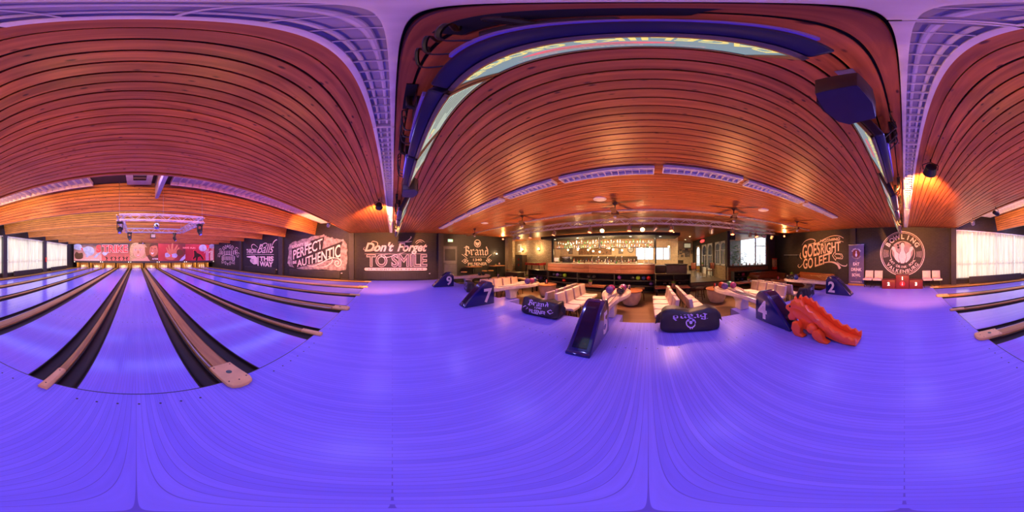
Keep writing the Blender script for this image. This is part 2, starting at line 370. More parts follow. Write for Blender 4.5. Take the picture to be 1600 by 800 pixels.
def blackletter(s, nib=(.065, .05)):
    mb = MB(); x = 0
    for ch in s:
        wd, st = BLACK[ch]
        for line in st:
            for p, q in zip(line, line[1:]):
                mb.add([(x+p[0]-nib[0], p[1]-nib[1], 0), (x+p[0]+nib[0], p[1]+nib[1], 0), (x+q[0]+nib[0], q[1]+nib[1], 0), (x+q[0]-nib[0], q[1]-nib[1], 0)], [(0, 1, 2, 3)])
            for p in line:
                mb.add([(x+p[0]-nib[0], p[1]-nib[1]-.03, 0), (x+p[0]+nib[0], p[1]+nib[1]-.03, 0), (x+p[0]+nib[0], p[1]+nib[1]+.03, 0), (x+p[0]-nib[0], p[1]-nib[1]+.03, 0)], [(0, 1, 2, 3)])
        x += wd
    mb.v = [(v[0]-x/2, v[1], v[2]) for v in mb.v]; return mb
ORD = ['first', 'second', 'third', 'fourth', 'fifth', 'sixth', 'seventh', 'eighth', 'ninth', 'tenth', 'eleventh', 'twelfth', 'thirteenth', 'fourteenth']
# ------------------------------------------------------------------ setting
XL, XR, ZC, PIT, PLAT, FOUL, EDGE = 9.9, -8.05, 2.94, -.27, .10, 1.33, -3.45
WIDE = [-5.8, -2.45, .9, 4.25, 7.6]
NARROW = [-7.475, -4.125, -.775, 2.575, 5.925, 9.275]
ground = struct('ground', MB().box(-40, 40, -45, 40, -.9, -.6), mat('paving', (.5, .48, .45), .8))
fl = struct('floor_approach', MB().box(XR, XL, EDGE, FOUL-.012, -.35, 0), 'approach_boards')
for x in WIDE:
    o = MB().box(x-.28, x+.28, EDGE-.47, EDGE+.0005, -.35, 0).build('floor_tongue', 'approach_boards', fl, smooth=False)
    MB().box(x-.285, x+.285, EDGE-.475, EDGE-.47, -.27, -.004).build('tongue_edge', 'black_paint', o, smooth=False)
MB().box(XR, XL, FOUL-.012, FOUL, -.35, .0005).build('foul_line', mat('foul_line_dark', (.01, .015, .03), .3), fl, smooth=False)
MB().box(XR, XL, EDGE-.004, EDGE, -.27, -.004).build('approach_edge', 'black_paint', fl, smooth=False)
d = MB()
LANES = []
for k in range(5):
    a = NARROW[k]+.045; b = WIDE[k]-.13; LANES.append((a, b)); LANES.append((WIDE[k]+.13, NARROW[k+1]-.045))
for a, b in LANES:
    c = (a+b)/2
    for i in range(-3, 4):
        d.cyl((c+i*.155, 1.17, .0002), (c+i*.155, 1.17, .0012), .010, n=8)
        d.cyl((c+i*.155, -2.35, .0002), (c+i*.155, -2.35, .0012), .010, n=8)
        d.cyl((c+i*.155, -3.05, .0002), (c+i*.155, -3.05, .0012), .010, n=8)
d.build('approach_dots', 'black_paint', fl)['kind'] = 'stuff'
struct('floor_sub', MB().box(XR, XL, FOUL, 21, -.5, -.13), 'black_paint')
struct('floor_pit', MB().box(XR, XL+2, -8.2, EDGE-.005, -.5, PIT), 'pit_boards')
pf = struct('floor_platform', MB().box(XR, XL+2, -15.6, -8.2, -.5, PLAT), 'platform_tiles')
MB().box(-4.3, -2.0, -8.2, -7.86, PIT, -.085).build('step', 'dark_wood', pf, .01)
MB().box(-4.35, -1.95, -8.24, -8.19, PLAT-.03, PLAT+.004).build('step_nosing', 'black_metal', pf)
# side strips beside the outer lanes
struct('floor_side_strip', MB().box(9.33, XL, FOUL, 19.6, -.12, .02), 'dark_wood')
struct('floor_window_strip', MB().box(XR, -7.53, FOUL, 19.6, -.12, .02), 'cap_wood')
# long mural wall
struct('wall_left', MB().box(XL, XL+.25, -8.4, 21, -.5, 4), 'black_brick')
struct('wall_alcove_side', MB().box(XL+.25, XL+2, -8.6, -8.4, -.5, 3.2), 'black_paint')
struct('wall_alcove', MB().box(7.2, 12, -11.2, -11, 0, 3.2), 'pale_stone')
struct('wall_alcove_end', MB().box(11.75, 12, -11, -8.6, 0, 3.2), 'pale_stone')
for i, (y0, y1) in enumerate(((13.0, 13.3), (7.8, 8.2), (2.34, 2.67), (-3.17, -2.83))):
    struct('trim_%d' % (i+1), MB().box(XL-.16, XL, y0, y1, 0, 2.93 if i > 1 else 3.8), 'charcoal', bevel=.01)
struct('trim_5', MB().box(9.5, 9.9, -8.62, -8.2, PIT, 2.93), mat('pale_post', (.36, .27, .18), .7), bevel=.01)
# window wall
wb = MB()
wb.box(XR-.25, XR, -8.45, 2.45, -.5, 4); wb.box(XR-.25, XR, 2.45, 21, -.5, .30); wb.box(XR-.25, XR, 2.45, 21, 2.86, 4)
for y0, y1 in ((7.45, 7.85), (12.4, 12.95), (17.7, 21)): wb.box(XR-.25, XR, y0, y1, .30, 2.86)
struct('wall_right', wb, 'black_brick')
for i, (y0, y1) in enumerate(((2.34, 2.62), (7.45, 7.85), (12.4, 12.95))):
    struct('trim_%d' % (i+6), MB().box(XR, XR+.13, y0, y1, 0, 2.95), 'charcoal', bevel=.01)
struct('trim_9', MB().box(XR, XR+.1, -2.75, -2.45, 0, 2.93), 'charcoal', bevel=.01)
for i, (y0, y1) in enumerate(((2.5, 7.45), (7.85, 12.4), (12.95, 17.7))):
    wn = tag(bpy.data.objects.new('window_%d' % (i+1), None), None, None, kind='structure'); COL.objects.link(wn); wn.location = (XR-.15, (y0+y1)/2, .3)
    hw = (y1-y0)/2
    fm = MB()
    for z0, z1 in ((0, .06), (.88, .94), (2.5, 2.56)): fm.box(-.03, .03, -hw, hw, z0, z1)
    for k in range(5):
        y = -hw+k*hw/2; fm.box(-.03, .03, max(-hw, y-.03), min(hw, y+.03), 0, 2.56)
    fm.build('window_frame', 'frame_white', wn)
    for k in range(4): MB().box(-.004, .004, -hw+k*hw/2+.03, -hw+(k+1)*hw/2-.03, .06, 2.5).build('pane', 'window_glass', wn)
    MB().box(.0, .2, -hw, hw, -.05, 0).build('window_sill', 'charcoal', wn)
    # curtains
    cu = thing('curtain', ['cream voile curtain over the window nearest the round bowling crest', 'cream voile curtain over the middle one of the three lane-side windows', 'cream voile curtain over the far window next to the poster wall'][i], 'curtain', (XR-.02+.09, (y0+y1)/2, .36))
    npan = 5
    for k in range(npan):
        a = -hw+.08+k*(2*hw-.16)/npan; b = a+(2*hw-.16)/npan-(.01 if i else .02); n = 64; vs = []; fs = []
        ph = random.random()*6
        for j in range(n+1):
            y = a+(b-a)*j/n; off = .022*math.sin(y*38+ph)+.012*math.sin(y*17+ph*2)
            vs += [(off, y, .0), (off*.8, y, 2.46)]
        for j in range(n): fs.append((2*j, 2*j+2, 2*j+3, 2*j+1))
        MB().add(vs, fs).build('curtain_panel', 'curtain_voile', cu, flat=True)
    MB().box(-.03, .03, -hw, hw, 2.46, 2.5).build('curtain_rail', 'white_enamel', cu)
struct('wall_far', MB().box(XR-.25, XL+.25, 21, 21.2, -.5, 4), 'black_paint')
# walls behind the bar
wb = MB(); yb = -12.0
wb.box(7.2, 7.4, -12.2, -11.2, 0, 3.2); wb.box(-2.2, 7.4, yb-.2, yb, 0, 1.2); wb.box(-2.2, 7.4, yb-.2, yb, 2.15, 3.2)
wb.box(.95, 7.4, yb-.2, yb, 1.2, 2.15); wb.box(-.55, -.4, yb-.2, yb, 1.2, 2.15); wb.box(-2.2, -1.68, yb-.2, yb, 1.2, 2.15)
wb.box(-2.2, -2.0, -15.6, yb-.2, 0, 3.2)
struct('wall_bar_back', wb, 'cream_wall')
struct('wall_rear', MB().box(-4.6, -2.0, -15.8, -15.6, 0, 3.2), 'cream_wall')
for i, (x0, x1) in enumerate(((-.4, .95), (-1.68, -.55))):
    wn = tag(bpy.data.objects.new('window_%d' % (4+i), None), None, None, kind='structure'); COL.objects.link(wn); wn.location = ((x0+x1)/2, yb-.1, 1.2)
    h = (x1-x0)/2; fm = MB().box(-h, h, -.03, .03, 0, .05).box(-h, h, -.03, .03, .9, .95)
    for k in (-h+.025, 0, h-.025): fm.box(k-.025, k+.025, -.03, .03, 0, .95)
    fm.build('window_frame', 'frame_white', wn)
    for k in (-1, 0): MB().box(k*h+.03, (k+1)*h-.03, -.004, .004, .05, .9).build('pane', 'window_glass', wn)
# glazed bay beside the sofas
WB = struct('wall_bay', MB().box(-7.45, -4.4, -8.45, -8.25, -.5, .85), 'warm_brick')
struct('wall_bay_pier', MB().box(XR, -7.45, -8.45, -8.2, -.5, 3.2), 'charcoal')
struct('trim_10', MB().box(-7.5, -4.36, -8.52, -8.12, .85, .90), 'black_paint', bevel=.008)
struct('trim_11', MB().box(-4.5, -4.32, -8.5, -8.2, .9, 2.95), 'charcoal', bevel=.008)
wn = tag(bpy.data.objects.new('window_6', None), None, None, kind='structure'); COL.objects.link(wn); wn.location = (-5.95, -8.42, .9)
fm = MB().box(-1.5, 1.5, -.03, .03, 1.96, 2.03).box(-1.5, 1.5, -.03, .03, 0, .04)
for k in (-1.47, -.55, 1.42): fm.box(k-.03, k+.03, -.03, .03, 0, 2.0)
fm.box(-1.5, -.55, -.02, .02, 1.25, 1.29)
fm.build('window_frame', 'frame_white', wn)
MB().box(-1.44, -.58, -.004, .004, .04, 1.96).build('pane', 'window_glass', wn); MB().box(-.52, 1.39, -.004, .004, .04, 1.96).build('pane', 'window_glass', wn)
struct('wall_partition', MB().box(-4.5, -4.36, -15.6, -8.5, 2.42, 3.2).box(-4.5, -4.36, -10.2, -8.5, 0, .92).box(-4.5, -4.36, -15.6, -14.9, 0, 2.45), 'charcoal')
MB().box(-4.36, -4.33, -10.2, -8.45, PLAT, .90).build('wall_partition_face', 'sand_brick', bpy.data.objects['wall_partition'], smooth=False)
struct('wall_veranda', MB().box(-8.3, -4.5, -13.2, -13.0, -.5, 2.98), mat('veranda_wall', (.20, .19, .18), .8))
struct('floor_veranda', MB().box(-8.3, -4.5, -13, -8.46, -.6, .1), 'platform_tiles')
struct('ceiling_veranda', MB().box(-8.3, -4.5, -13.2, -8.46, 2.98, 3.1), mat('veranda_ceiling', (.35, .35, .36), .7))
# partition glazing : four leaves with arched panes and two wooden door leaves
for i, (y0, y1, wd) in enumerate(((-9.3, -8.52, 0), (-10.15, -9.34, 0), (-11.6, -10.6, 0), (-12.9, -11.75, 0), (-14.6, -13.4, 1))):
    nm = 'window_%d' % (7+i) if not wd else 'door_1'
    wn = tag(bpy.data.objects.new(nm, None), None, None, kind='structure'); COL.objects.link(wn); zb = .92 if i < 2 else .1
    wn.location = (-4.42, (y0+y1)/2, zb); h = (y1-y0)/2; H = 2.42-zb
    fm = MB().box(-.03, .03, -h, -h+.08, 0, H).box(-.03, .03, h-.08, h, 0, H).box(-.03, .03, -h, h, 0, .1 if i < 2 else .5).box(-.03, .03, -h, h, H-.1, H)
    for k in range(10):       # the arched head
        a0 = PI*k/10; a1 = PI*(k+1)/10; r = h-.08; zc = H-.1-r*.7
        pts = [(r*math.cos(a0), zc+r*.7*math.sin(a0)), (r*math.cos(a1), zc+r*.7*math.sin(a1)), (r*math.cos(a1)*1.0, H-.09), (r*math.cos(a0)*1.0, H-.09)]
        fm.prism(pts, -.025, .025, 0)
    fm.box(-.02, .02, -h+.08, h-.08, H*.62, H*.62+.03); fm.box(-.02, .02, -.015, .015, .1, H*.62)
    fm.build('leaf_frame', 'cap_wood' if wd else 'frame_white', wn)
    MB().box(-.004, .004, -h+.08, h-.08, .1, H-.1).build('pane', 'clear_glass', wn)
struct('trim_12', MB().box(-4.48, -4.38, -10.6, -10.2, PLAT, 2.42).box(-4.48, -4.38, -11.75, -11.6, PLAT, 2.42).box(-4.48, -4.38, -13.4, -12.9, PLAT, 2.42), 'black_paint')
# ------------------------------------------------------------------ ceilings
ce = struct('ceiling', MB().box(XR, XL, -15.6, 2.64, 2.985, 3.3), 'black_paint')
struct('ceiling_alcove', MB().box(XL+.25, 12, -11.2, -8.6, 2.94, 3.3), 'ceiling_wood')
struct('ceiling_lanes', MB().box(XR, XL, 2.64, 21, 3.86, 4), 'charcoal')
struct('ceiling_fascia', MB().box(XR, XL, 2.60, 2.66, 2.945, 3.86), 'ceiling_wood')
pl = MB().box(XR+.005, XL-.005, -.0475, .0475, 0, .028).mesh('plank', .002, smooth=False, seg=1)
for yy in [.297+.109*k for k in range(21)]+[-.1615-.109*k for k in range(141)]:
    put('plank', pl, 'ceiling_wood', ce, loc=(0, yy, ZC+random.uniform(-.002, .002)))
for yy in (-.063, .205):
    put('plank', MB().box(XR+.005, XL-.005, -.038, .038, 0, .028).mesh('plank', .002, smooth=False, seg=1), 'ceiling_wood', ce, loc=(0, yy, ZC))
# baffles over the lanes
bp = MB().box(XR+.15, XL-.02, -.012, .012, -.048, .048).mesh('plank', .003, smooth=False, seg=1)
for k in range(6):
    Y = 5.05+2.55*k
    bf = bpy.data.objects.new('ceiling_baffle_%d' % (k+1), None); COL.objects.link(bf); bf['kind'] = 'structure'; bf.location = (0, Y, 2.97)
    MB().add([(XR+.16, .03, .02), (XL-.03, .03, .02), (XL-.03, -.17, .88), (XR+.16, -.17, .88), (XR+.16, .06, .02), (XL-.03, .06, .02), (XL-.03, -.12, .88), (XR+.16, -.12, .88)],
             [(0, 1, 2, 3), (7, 6, 5, 4), (0, 4, 5, 1), (1, 5, 6, 2), (2, 6, 7, 3), (3, 7, 4, 0)]).build('backing', 'black_paint', bf, smooth=False)
    for j in range(8):
        t = (j+.5)/8; put('plank', bp, 'baffle_wood', bf, loc=(0, .02-.2*t, .88*t), rot=(rad(13), 0, 0))
    MB().box(XR+.15, XL-.02, .0, .10, -.02, .0).build('baffle_lip', 'baffle_wood', bf, smooth=False)
# ------------------------------------------------------------------ lanes
Y0, Y1 = FOUL, 20.74
for n, (a, b) in enumerate(LANES):
    c = (a+b)/2; o = thing('bowling_lane', 'glossy violet-blue bowling lane with black gutters, %s from the window wall' % ORD[n], 'lane', (c, Y0, 0), 0, 'bowling lanes')
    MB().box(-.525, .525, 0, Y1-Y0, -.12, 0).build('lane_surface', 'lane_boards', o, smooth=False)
    for s in (-1, 1):
        vs = []; fs = []; m = 10
        prof = [(s*.526, -.004), (s*.540, -.004)]+[(s*(.6375-.0975*math.cos(PI*k/m)), -.01-.085*math.sin(PI*k/m)) for k in range(m+1)]+[(s*.748, -.004)]
        for yy in (0.0, Y1-Y0):
            vs += [(p[0], yy, p[1]) for p in prof]
        q = len(prof); fs = [(i, i+1, q+i+1, q+i) for i in range(q-1)]
        g = MB().add(vs, fs); g.build('gutter', 'gutter_black', o, flat=False)
    dd = MB()
    for i in range(-4, 5):
        if i: dd.cyl((i*.105, 2.15, .0002), (i*.105, 2.15, .001), .012, n=8)
    dd.build('guide_dots', 'black_paint', o)['kind'] = 'stuff'
    ar = MB()
    for i in range(-3, 4):
        yy = 4.75-abs(i)*.28; ar.prism([(i*.135-.022, yy-.16), (i*.135, yy-.1), (i*.135+.022, yy-.16), (i*.135, yy)], .0002, .001, 2)
    ar.build('guide_arrows', 'black_paint', o)['kind'] = 'stuff'
for n, x in enumerate(NARROW):
    side = n in (0, 5)
    o = thing('lane_divider', ['tan wooden gutter cap along the window side of the first lane', 'slim tan divider between the second and third lanes from the windows', 'slim tan divider with nose piece left of the central lane', 'slim tan divider between the sixth and seventh lanes from the windows', 'slim tan divider between the eighth and ninth lanes from the windows', 'tan wooden gutter cap along the mural wall side'][n], 'lane divider', (x, Y0, 0), 0, 'lane dividers')
    MB().prism([(-.045, -.03), (.045, -.03), (.045, .025), (.02, .042), (-.02, .042), (-.045, .025)], .25, 18.1, 1).build('capping', 'cap_wood', o)
    MB().box(-.046, .046, .25, 18.1, -.11, -.03).build('divider_web', 'dark_wood', o)
    MB().prism([(-.05, .0), (.05, .0), (.05, .035), (.03, .058), (-.03, .058), (-.05, .035)], -.14, .25, 1).build('nose', 'nose_cream', o, .006)
    sb = MB()
    for yy in (-.08, .2): sb.cyl((0, yy, .0575), (0, yy, .0595), .008, n=8)
    sb.build('screws', 'black_metal', o)['kind'] = 'stuff'
for n, x in enumerate(WIDE):
    o = thing('ball_track_divider', 'wide tan ball-return divider with rounded nose, %s from the window wall' % ORD[n], 'lane divider', (x, Y0, 0), 0, 'wide lane dividers')
    MB().prism([(-.125, -.03), (.125, -.03), (.125, .02), (.09, .046), (-.075, .046), (-.075, .02), (-.125, .02)], .26, 18.1, 1).build('capping', 'cap_wood', o)
    MB().tube([(-.105, .3, .026), (-.105, 18.1, .026)], .014, 8).build('track_rail', 'grey_metal', o)
    MB().box(-.126, .126, .26, 18.1, -.11, -.03).build('divider_web', 'dark_wood', o)
    pts = [(-.135, .27), (-.135, -.1), (-.11, -.16), (-.04, -.185), (.04, -.185), (.11, -.16), (.135, -.1), (.135, .27)]
    MB().prism(pts, 0, .062, 2).build('nose', 'nose_cream', o, .014)
    MB().cyl((.0, .08, .061), (.0, .08, .0645), .032, n=20).build('nose_badge', mat('badge_green', (.05, .11, .07), .4), o)
    sb = MB()
    for xx, yy in ((-.1, .22), (.1, .22), (-.1, -.08), (.1, -.08), (.0, -.1)): sb.cyl((xx, yy, .0615), (xx, yy, .0638), .009, n=8)
    sb.build('screws', 'black_metal', o)['kind'] = 'stuff'
# pins
prof = [(.025, 0), (.032, .012), (.045, .05), (.057, .09), (.0605, .115), (.055, .155), (.042, .195), (.028, .235), (.0235, .255), (.0255, .285), (.031, .315), (.0325, .337), (.026, .362), (.012, .377)]
pinm = MB().lathe(prof, 12).mesh('pin'); mat('pin_white', (.85, .78, .66), .3)
for n, (a, b) in enumerate(LANES):
    c = (a+b)/2
    for r in range(4):
        for k in range(r+1):
            o = put('bowling_pin', pinm, 'pin_white', loc=(c+(k-r/2)*.305, 19.55+r*.264, 0))
            tag(o, 'white bowling pin set up at the end of lane %s from the windows' % ORD[n], 'bowling pin', 'pins on lane %s' % ORD[n])
    lamp('AREA', (c, 19.4, .80), 26, (1, .62, .22), (c, 19.9, .15), .9, sy=.1)
    kb = thing('pin_deck_hood', 'amber lit pin deck housing behind lane %s from the windows' % ORD[n], 'pin deck', (c, 19.15, 0), 0, 'pin deck housings')
    for s in (-1, 1): MB().box(s*.77-.018, s*.77+.018, .35, 1.6, -.1, .82).build('kickback', 'cap_wood', kb, .004)
    MB().box(-.75, .75, 1.6, 1.66, -.1, .82).build('pit_cushion', mat('pit_cushion', (.35, .17, .05), .8), kb)
# ------------------------------------------------------------------ wall paintings
def stuff(o): o['kind'] = 'stuff'; return o
def letters(p, s, x0, y0, x1, y1, h, m='mural_white', **k):
    """a line set from (x0,y0) to (x1,y1), letters upright, baseline sloping"""
    me = text(s, k.get('shear', 0), k.get('bold', 0), k.get('outline', 0), k.get('spacing', 1), 'LEFT')
    xs = [v.co.x for v in me.vertices]; a, b = min(xs), max(xs); sx = (x1-x0)/(b-a); g = (y1-y0)/(x1-x0); sy = h/.69; gr = k.get('grow', 0)
    for v in me.vertices:
        t = (v.co.x-a)/(b-a); X = x0+t*(x1-x0); v.co = (X, y0+g*(X-x0)+v.co.y*sy*(1+gr*t), v.co.z*min(sy, 1)+k.get('z', .004))
    return put(k.get('name', 'lettering'), me, m, p)
def rib(p, pts, wd, m='mural_white', name='flourish', z=.004, n=8):
    f = wd if callable(wd) else (lambda t: wd)
    return MB().ribbon(smooth(pts, n), f, z).build(name, m, p, flat=True)
taper = lambda w0: (lambda t: w0*(.25+.75*math.sin(PI*min(1, max(0, t)))))
# "Don't forget to smile"
m = thing('wall_mural', "white hand-lettered mural about smiling, above a long radiator, facing the foul line end", 'mural', M=FL(-.2, 1.5, XL-.002))
letters(m, "Don't", -1.9, .3, -.1, .3, .50, shear=.35, bold=.035, name='script_lettering')
letters(m, "Forget", .1, .3, 1.95, .3, .50, shear=.35, bold=.03, name='script_lettering')
letters(m, 'TO SMILE', -1.78, -.62, 1.95, -.62, .68, bold=.02, outline=.022, name='outline_lettering')
letters(m, 'TO SMILE', -1.72, -.585, 1.89, -.585, .60, m=mat('mural_mauve', (.24, .17, .18), .8), bold=-.01, name='letter_fill', z=.002)
pb = [(-1.82+.09*math.cos(a), -.81+.09*math.sin(a)) for a in [PI/2+PI*i/8 for i in range(9)]]+[(1.85+.09*math.cos(a), -.81+.09*math.sin(a)) for a in [-PI/2+PI*i/8 for i in range(9)]]
MB().poly(pb, .003).build('ribbon_bar', 'mural_white', m, flat=True)
letters(m, 'IT CONFUSES PEOPLE', -1.65, -.855, 1.7, -.855, .085, m='mural_dark', z=.006, spacing=1.5, bold=.01)
rib(m, [(-1.9, .13), (-.9, .13), (0, .12), (1, .13), (1.93, .13)], .016, name='rule')
rib(m, [(-1.9, .55), (-1.95, .4), (-1.6, .3), (-1.2, .45), (-1.1, .8), (-1.4, .9), (-1.5, .75)], taper(.05))
rib(m, [(-.3, .15), (-.9, .02), (-.5, -.08), (.1, .1), (.6, .25)], taper(.04)); rib(m, [(.35, .8), (.75, .95), (.95, 1.15), (.9, 1.2)], taper(.05))
rib(m, [(1.2, .8), (1.35, .95), (1.6, .98), (1.8, .85)], taper(.04)); rib(m, [(1.25, .72), (1.45, .88), (1.65, .85)], taper(.03))
rib(m, [(.5, .3), (.55, .75), (.4, .85), (.2, .7)], taper(.06)); rib(m, [(.15, .85), (.7, .86), (1.0, .9)], taper(.06))
# "Don't be perfect, be authentic"
m = thing('wall_mural', 'slanted white mural reading perfect and authentic inside a smoky grey cloud', 'mural', M=FL(5.0, 1.5, XL-.002))
halo = [(-2.28, .88), (-1.7, 1.05), (-.9, 1.22), (.42, 1.42), (.9, 1.25), (1.5, 1.1), (2.1, .91), (2.15, 0), (2.06, -.86), (.8, -.9), (-.8, -.95), (-2.25, -.77), (-2.35, 0)]
hp = smooth(halo+[halo[0]], 5)[:-1]; hp = [(x+random.uniform(-.05, .05), y+random.uniform(-.05, .05)) for x, y in hp]
MB().poly(hp, .001).build('painted_cloud', 'mural_grey', m, flat=True)
for q in ([(-2.02, .52), (-.45, .8), (-.42, 1.05), (.62, 1.3), (.55, .95), (.45, .45), (1.9, .95), (1.75, .5), (1.72, -.15), (.4, -.4), (-1.75, -.92), (-1.98, -.62)],):
    MB().poly(q, .002).build('dark_ground', 'mural_dark', m, flat=True)
letters(m, "DON'T BE", -1.97, .60, -.58, .83, .17, bold=.02); letters(m, 'PERFECT', -1.89, -.26, .48, .52, .66, bold=.015)
letters(m, 'BE', -1.92, -.58, -1.58, -.54, .2, bold=.02); letters(m, 'AUTHENTIC', -1.55, -.79, 1.74, -.04, .45, bold=.015, grow=.75)
rib(m, [(-.75, -.6), (-.4, -.72), (.2, -.55), (.7, -.3), (1.1, -.15), (1.15, -.4), (.6, -.72), (-.3, -.75)], taper(.06)); rib(m, [(.9, -.05), (1.3, -.12), (1.6, -.15)], .05)
MB().ribbon(spiral((1.53, -.45), .3, 1.5, PI/2, -1), .055, .004).build('flourish', 'mural_white', m, flat=True)
# "Balls this way"
m = thing('wall_mural', 'white painted hand pointing along with lettering about throwing balls this way', 'mural', M=FL(10.3, 1.5, XL-.002))
letters(m, 'THROW', -2.05, .26, -.6, .25, .40, bold=.02); letters(m, 'Balls', -.45, .26, 1.5, .26, .78, shear=.45, bold=0, name='script_lettering')
rib(m, [(-.2, .35), (-.55, .3), (-.3, .6), (.1, .95), (.5, 1.1), (.75, 1.0), (.5, .75), (.1, .6)], taper(.07)); rib(m, [(-.4, .75), (-.9, 1.05), (-1.25, 1.0), (-1.2, .7), (-.8, .55)], taper(.07))
rib(m, [(1.1, .5), (1.45, 1.1), (1.75, 1.3), (1.85, 1.25)], taper(.07)); rib(m, [(-2.03, .15), (1.5, .12)], .03, name='rule')
letters(m, 'THIS', -.2, -.42, 1.48, -.40, .36, bold=.05); letters(m, 'WAY', -.18, -.87, 1.42, -.88, .38, bold=.05)
MB().poly([(-2.0, -.03), (-1.2, .02), (-.85, .04), (-.5, -.15), (-.5, -.72), (-.95, -.78), (-1.35, -.6), (-1.5, -.45), (-1.45, -.28), (-1.25, -.2), (-1.95, -.12)], .004).build('pointing_hand', 'mural_white', m, flat=True)
MB().poly([(-.46, -.02), (-.32, -.02), (-.32, -.88), (-.46, -.86)], .004).build('cuff', 'mural_white', m, flat=True)
for k in range(3): rib(m, [(-1.45+.08*k, -.34-.13*k), (-1.15, -.32-.13*k), (-.95, -.3-.12*k)], .035, 'mural_dark', 'finger_line', .006)
# ornament
m = thing('wall_mural', 'ornamental white scrollwork mural on the wall panel nearest the pins', 'mural', M=FL(15.75, 1.5, XL-.002))
for s in (-1, 1):
    for cx, cy, r, a in ((.9, .85, .3, 0), (1.7, .55, .38, .5), (2.0, .05, .35, -.5), (1.1, -.72, .28, -.8), (.5, -.85, .25, 0), (.45, 1.0, .25, .8)):
        MB().ribbon([(x*s, y) for x, y in spiral((cx, cy), r, 1.3, a)], .05, .004).build('scroll', 'mural_white', m, flat=True)
for y, w_ in ((.35, 1.5), (-.28, 1.3)):
    for k in range(9):
        x = -w_+2*w_*k/8; MB().ribbon([(x, y-.2), (x+.05, y+.05), (x+.02, y+.25)], .12, .004).build('glyph_stroke', 'mural_white', m, flat=True)
rib(m, [(-1.2, .02), (0, .16), (1.2, .02)], .05); MB().poly([(-.12, 1.0), (0, 1.36), (.12, 1.0)], .004).build('finial', 'mural_white', m, flat=True); MB().poly([(-.12, -.8), (0, -1.12), (.12, -.8)], .004).build('finial', 'mural_white', m, flat=True)
# brewery logo
m = thing('wall_mural', 'white blackletter brewery logo with crest, above the high tables', 'mural', M=FL(-5.6, 1.5, XL-.002))
bl = blackletter('Brand'); bl.v = [(v[0]*.66+.08, v[1]*.60+.06, .004) for v in bl.v]; bl.build('blackletter_name', 'mural_white', m, flat=True)
MB().ring((.1, .88), .25, .05, .004).build('crest_ring', 'mural_white', m, flat=True); MB().poly([(-.1, 1.0), (.1, .93), (.3, 1.0), (.26, .8), (.1, .68), (-.06, .8)], .004).build('crest_shield', 'mural_white', m, flat=True)
letters(m, '1340', -.25, -.35, .45, -.35, .17, bold=.02); letters(m, 'PILSENER', -.65, -.66, .9, -.66, .20, bold=.02)
for s in (-1, 1):
    MB().ribbon([(.1+s*.72, -.33), (.1+s*.98, -.2), (.1+s*1.2, -.34), (.1+s*.95, -.5), (.1+s*.72, -.33)], .05, .004).build('hop_leaf', 'mural_white', m, flat=True)
    MB().disc((.1+s*.96, -.34), .08, .06, .004).build('hop_leaf_centre', 'mural_white', m, flat=True)
    rib(m, [(.1+s*.8, -.2), (.1+s*.95, -.05), (.1+s*1.2, .12)], .04)
rib(m, [(-.5, -.07), (.8, -.07)], .02, name='rule')
# goes right / go left
m = thing('wall_mural', 'slanted white lettering mural about going left when nothing goes right, above the leather sofas', 'mural', M=FR(-4.3, 1.5, XR+.002))
letters(m, 'NOTHING', -.25, .78, .95, .88, .13, bold=.02); rib(m, [(-.5, .72), (0, .95), (.5, 1.1), (.9, 1.08), (1.15, .95)], .03); rib(m, [(-.45, .6), (.1, .78), (.6, .88), (1.15, .75)], .02)
letters(m, 'GOES', -1.5, -.14, -.28, .08, .78, bold=.02, name='lettering', grow=-.1); letters(m, 'RIGHT', -.22, .12, .98, .30, .56, bold=.02, grow=-.15)
letters(m, 'GO', -1.45, -.78, -.75, -.66, .58, bold=.02); letters(m, 'LEFT', -.62, -.62, .46, -.30, .52, bold=.02)
rib(m, [(-1.55, .65), (-1.3, .9), (-.9, 1.0), (-.6, .9), (-.7, .75), (-1.1, .7)], taper(.05)); rib(m, [(-1.65, .2), (-1.68, -.05), (-1.55, -.2)], taper(.06)); rib(m, [(-1.4, -.4), (-1.7, -.7), (-1.85, -.62), (-1.75, -.5)], taper(.05))
rib(m, [(-.4, -.55), (0, -.38), (.45, -.33), (.8, -.45), (.95, -.68)], lambda t: .03+.11*t); rib(m, [(.75, -.3), (1.05, -.5), (1.3, -.52), (1.35, -.42)], taper(.05))
letters(m, 'the other direction'[4:9], -.25, -.68, .7, -.62, .1, shear=.3) if False else None
rib(m, [(.5, .02), (.68, .25), (.7, .12), (1.05, .1), (1.08, -.15), (.72, -.12), (.7, -.25), (.5, .02)], .035, name='arrow', n=2); rib(m, [(.62, .02), (.74, .1), (.98, .06), (1.0, -.08), (.74, -.08), (.62, .02)], .02, name='arrow_inline', n=2)
# round crest
m = thing('wall_crest', 'large round white bowling crest with three pins painted on dark brick', 'mural', M=FR(-.09, 1.62, XR+.002))
MB().ring((0, 0), 1.09, .035, .004).build('outer_ring', 'mural_white', m, flat=True); MB().ring((0, 0), 1.02, .018, .004).build('inner_line', 'mural_white', m, flat=True)
MB().ring((0, 0), .60, .018, .004, a0=-.5, a1=PI+.5).build('ball_outline', 'mural_white', m, flat=True)
MB().disc((0, .1), .52, .50, .003, 40).build('ball', mat('mural_tan', (.42, .33, .31), .8), m, flat=True)
for hx, hy in ((-.22, .42), (-.1, .48), (-.2, .3)): MB().disc((hx, hy), .055, None, .005).build('finger_hole', 'mural_dark', m, flat=True)
def pin2d(cx, cy, H, rot=0): return [(cx+math.cos(rot)*x-math.sin(rot)*y, cy+math.sin(rot)*x+math.cos(rot)*y) for x, y in [(r*H/.38*1.15, z*H/.38) for r, z in prof]+[(-r*H/.38*1.15, z*H/.38) for r, z in prof[::-1]]]
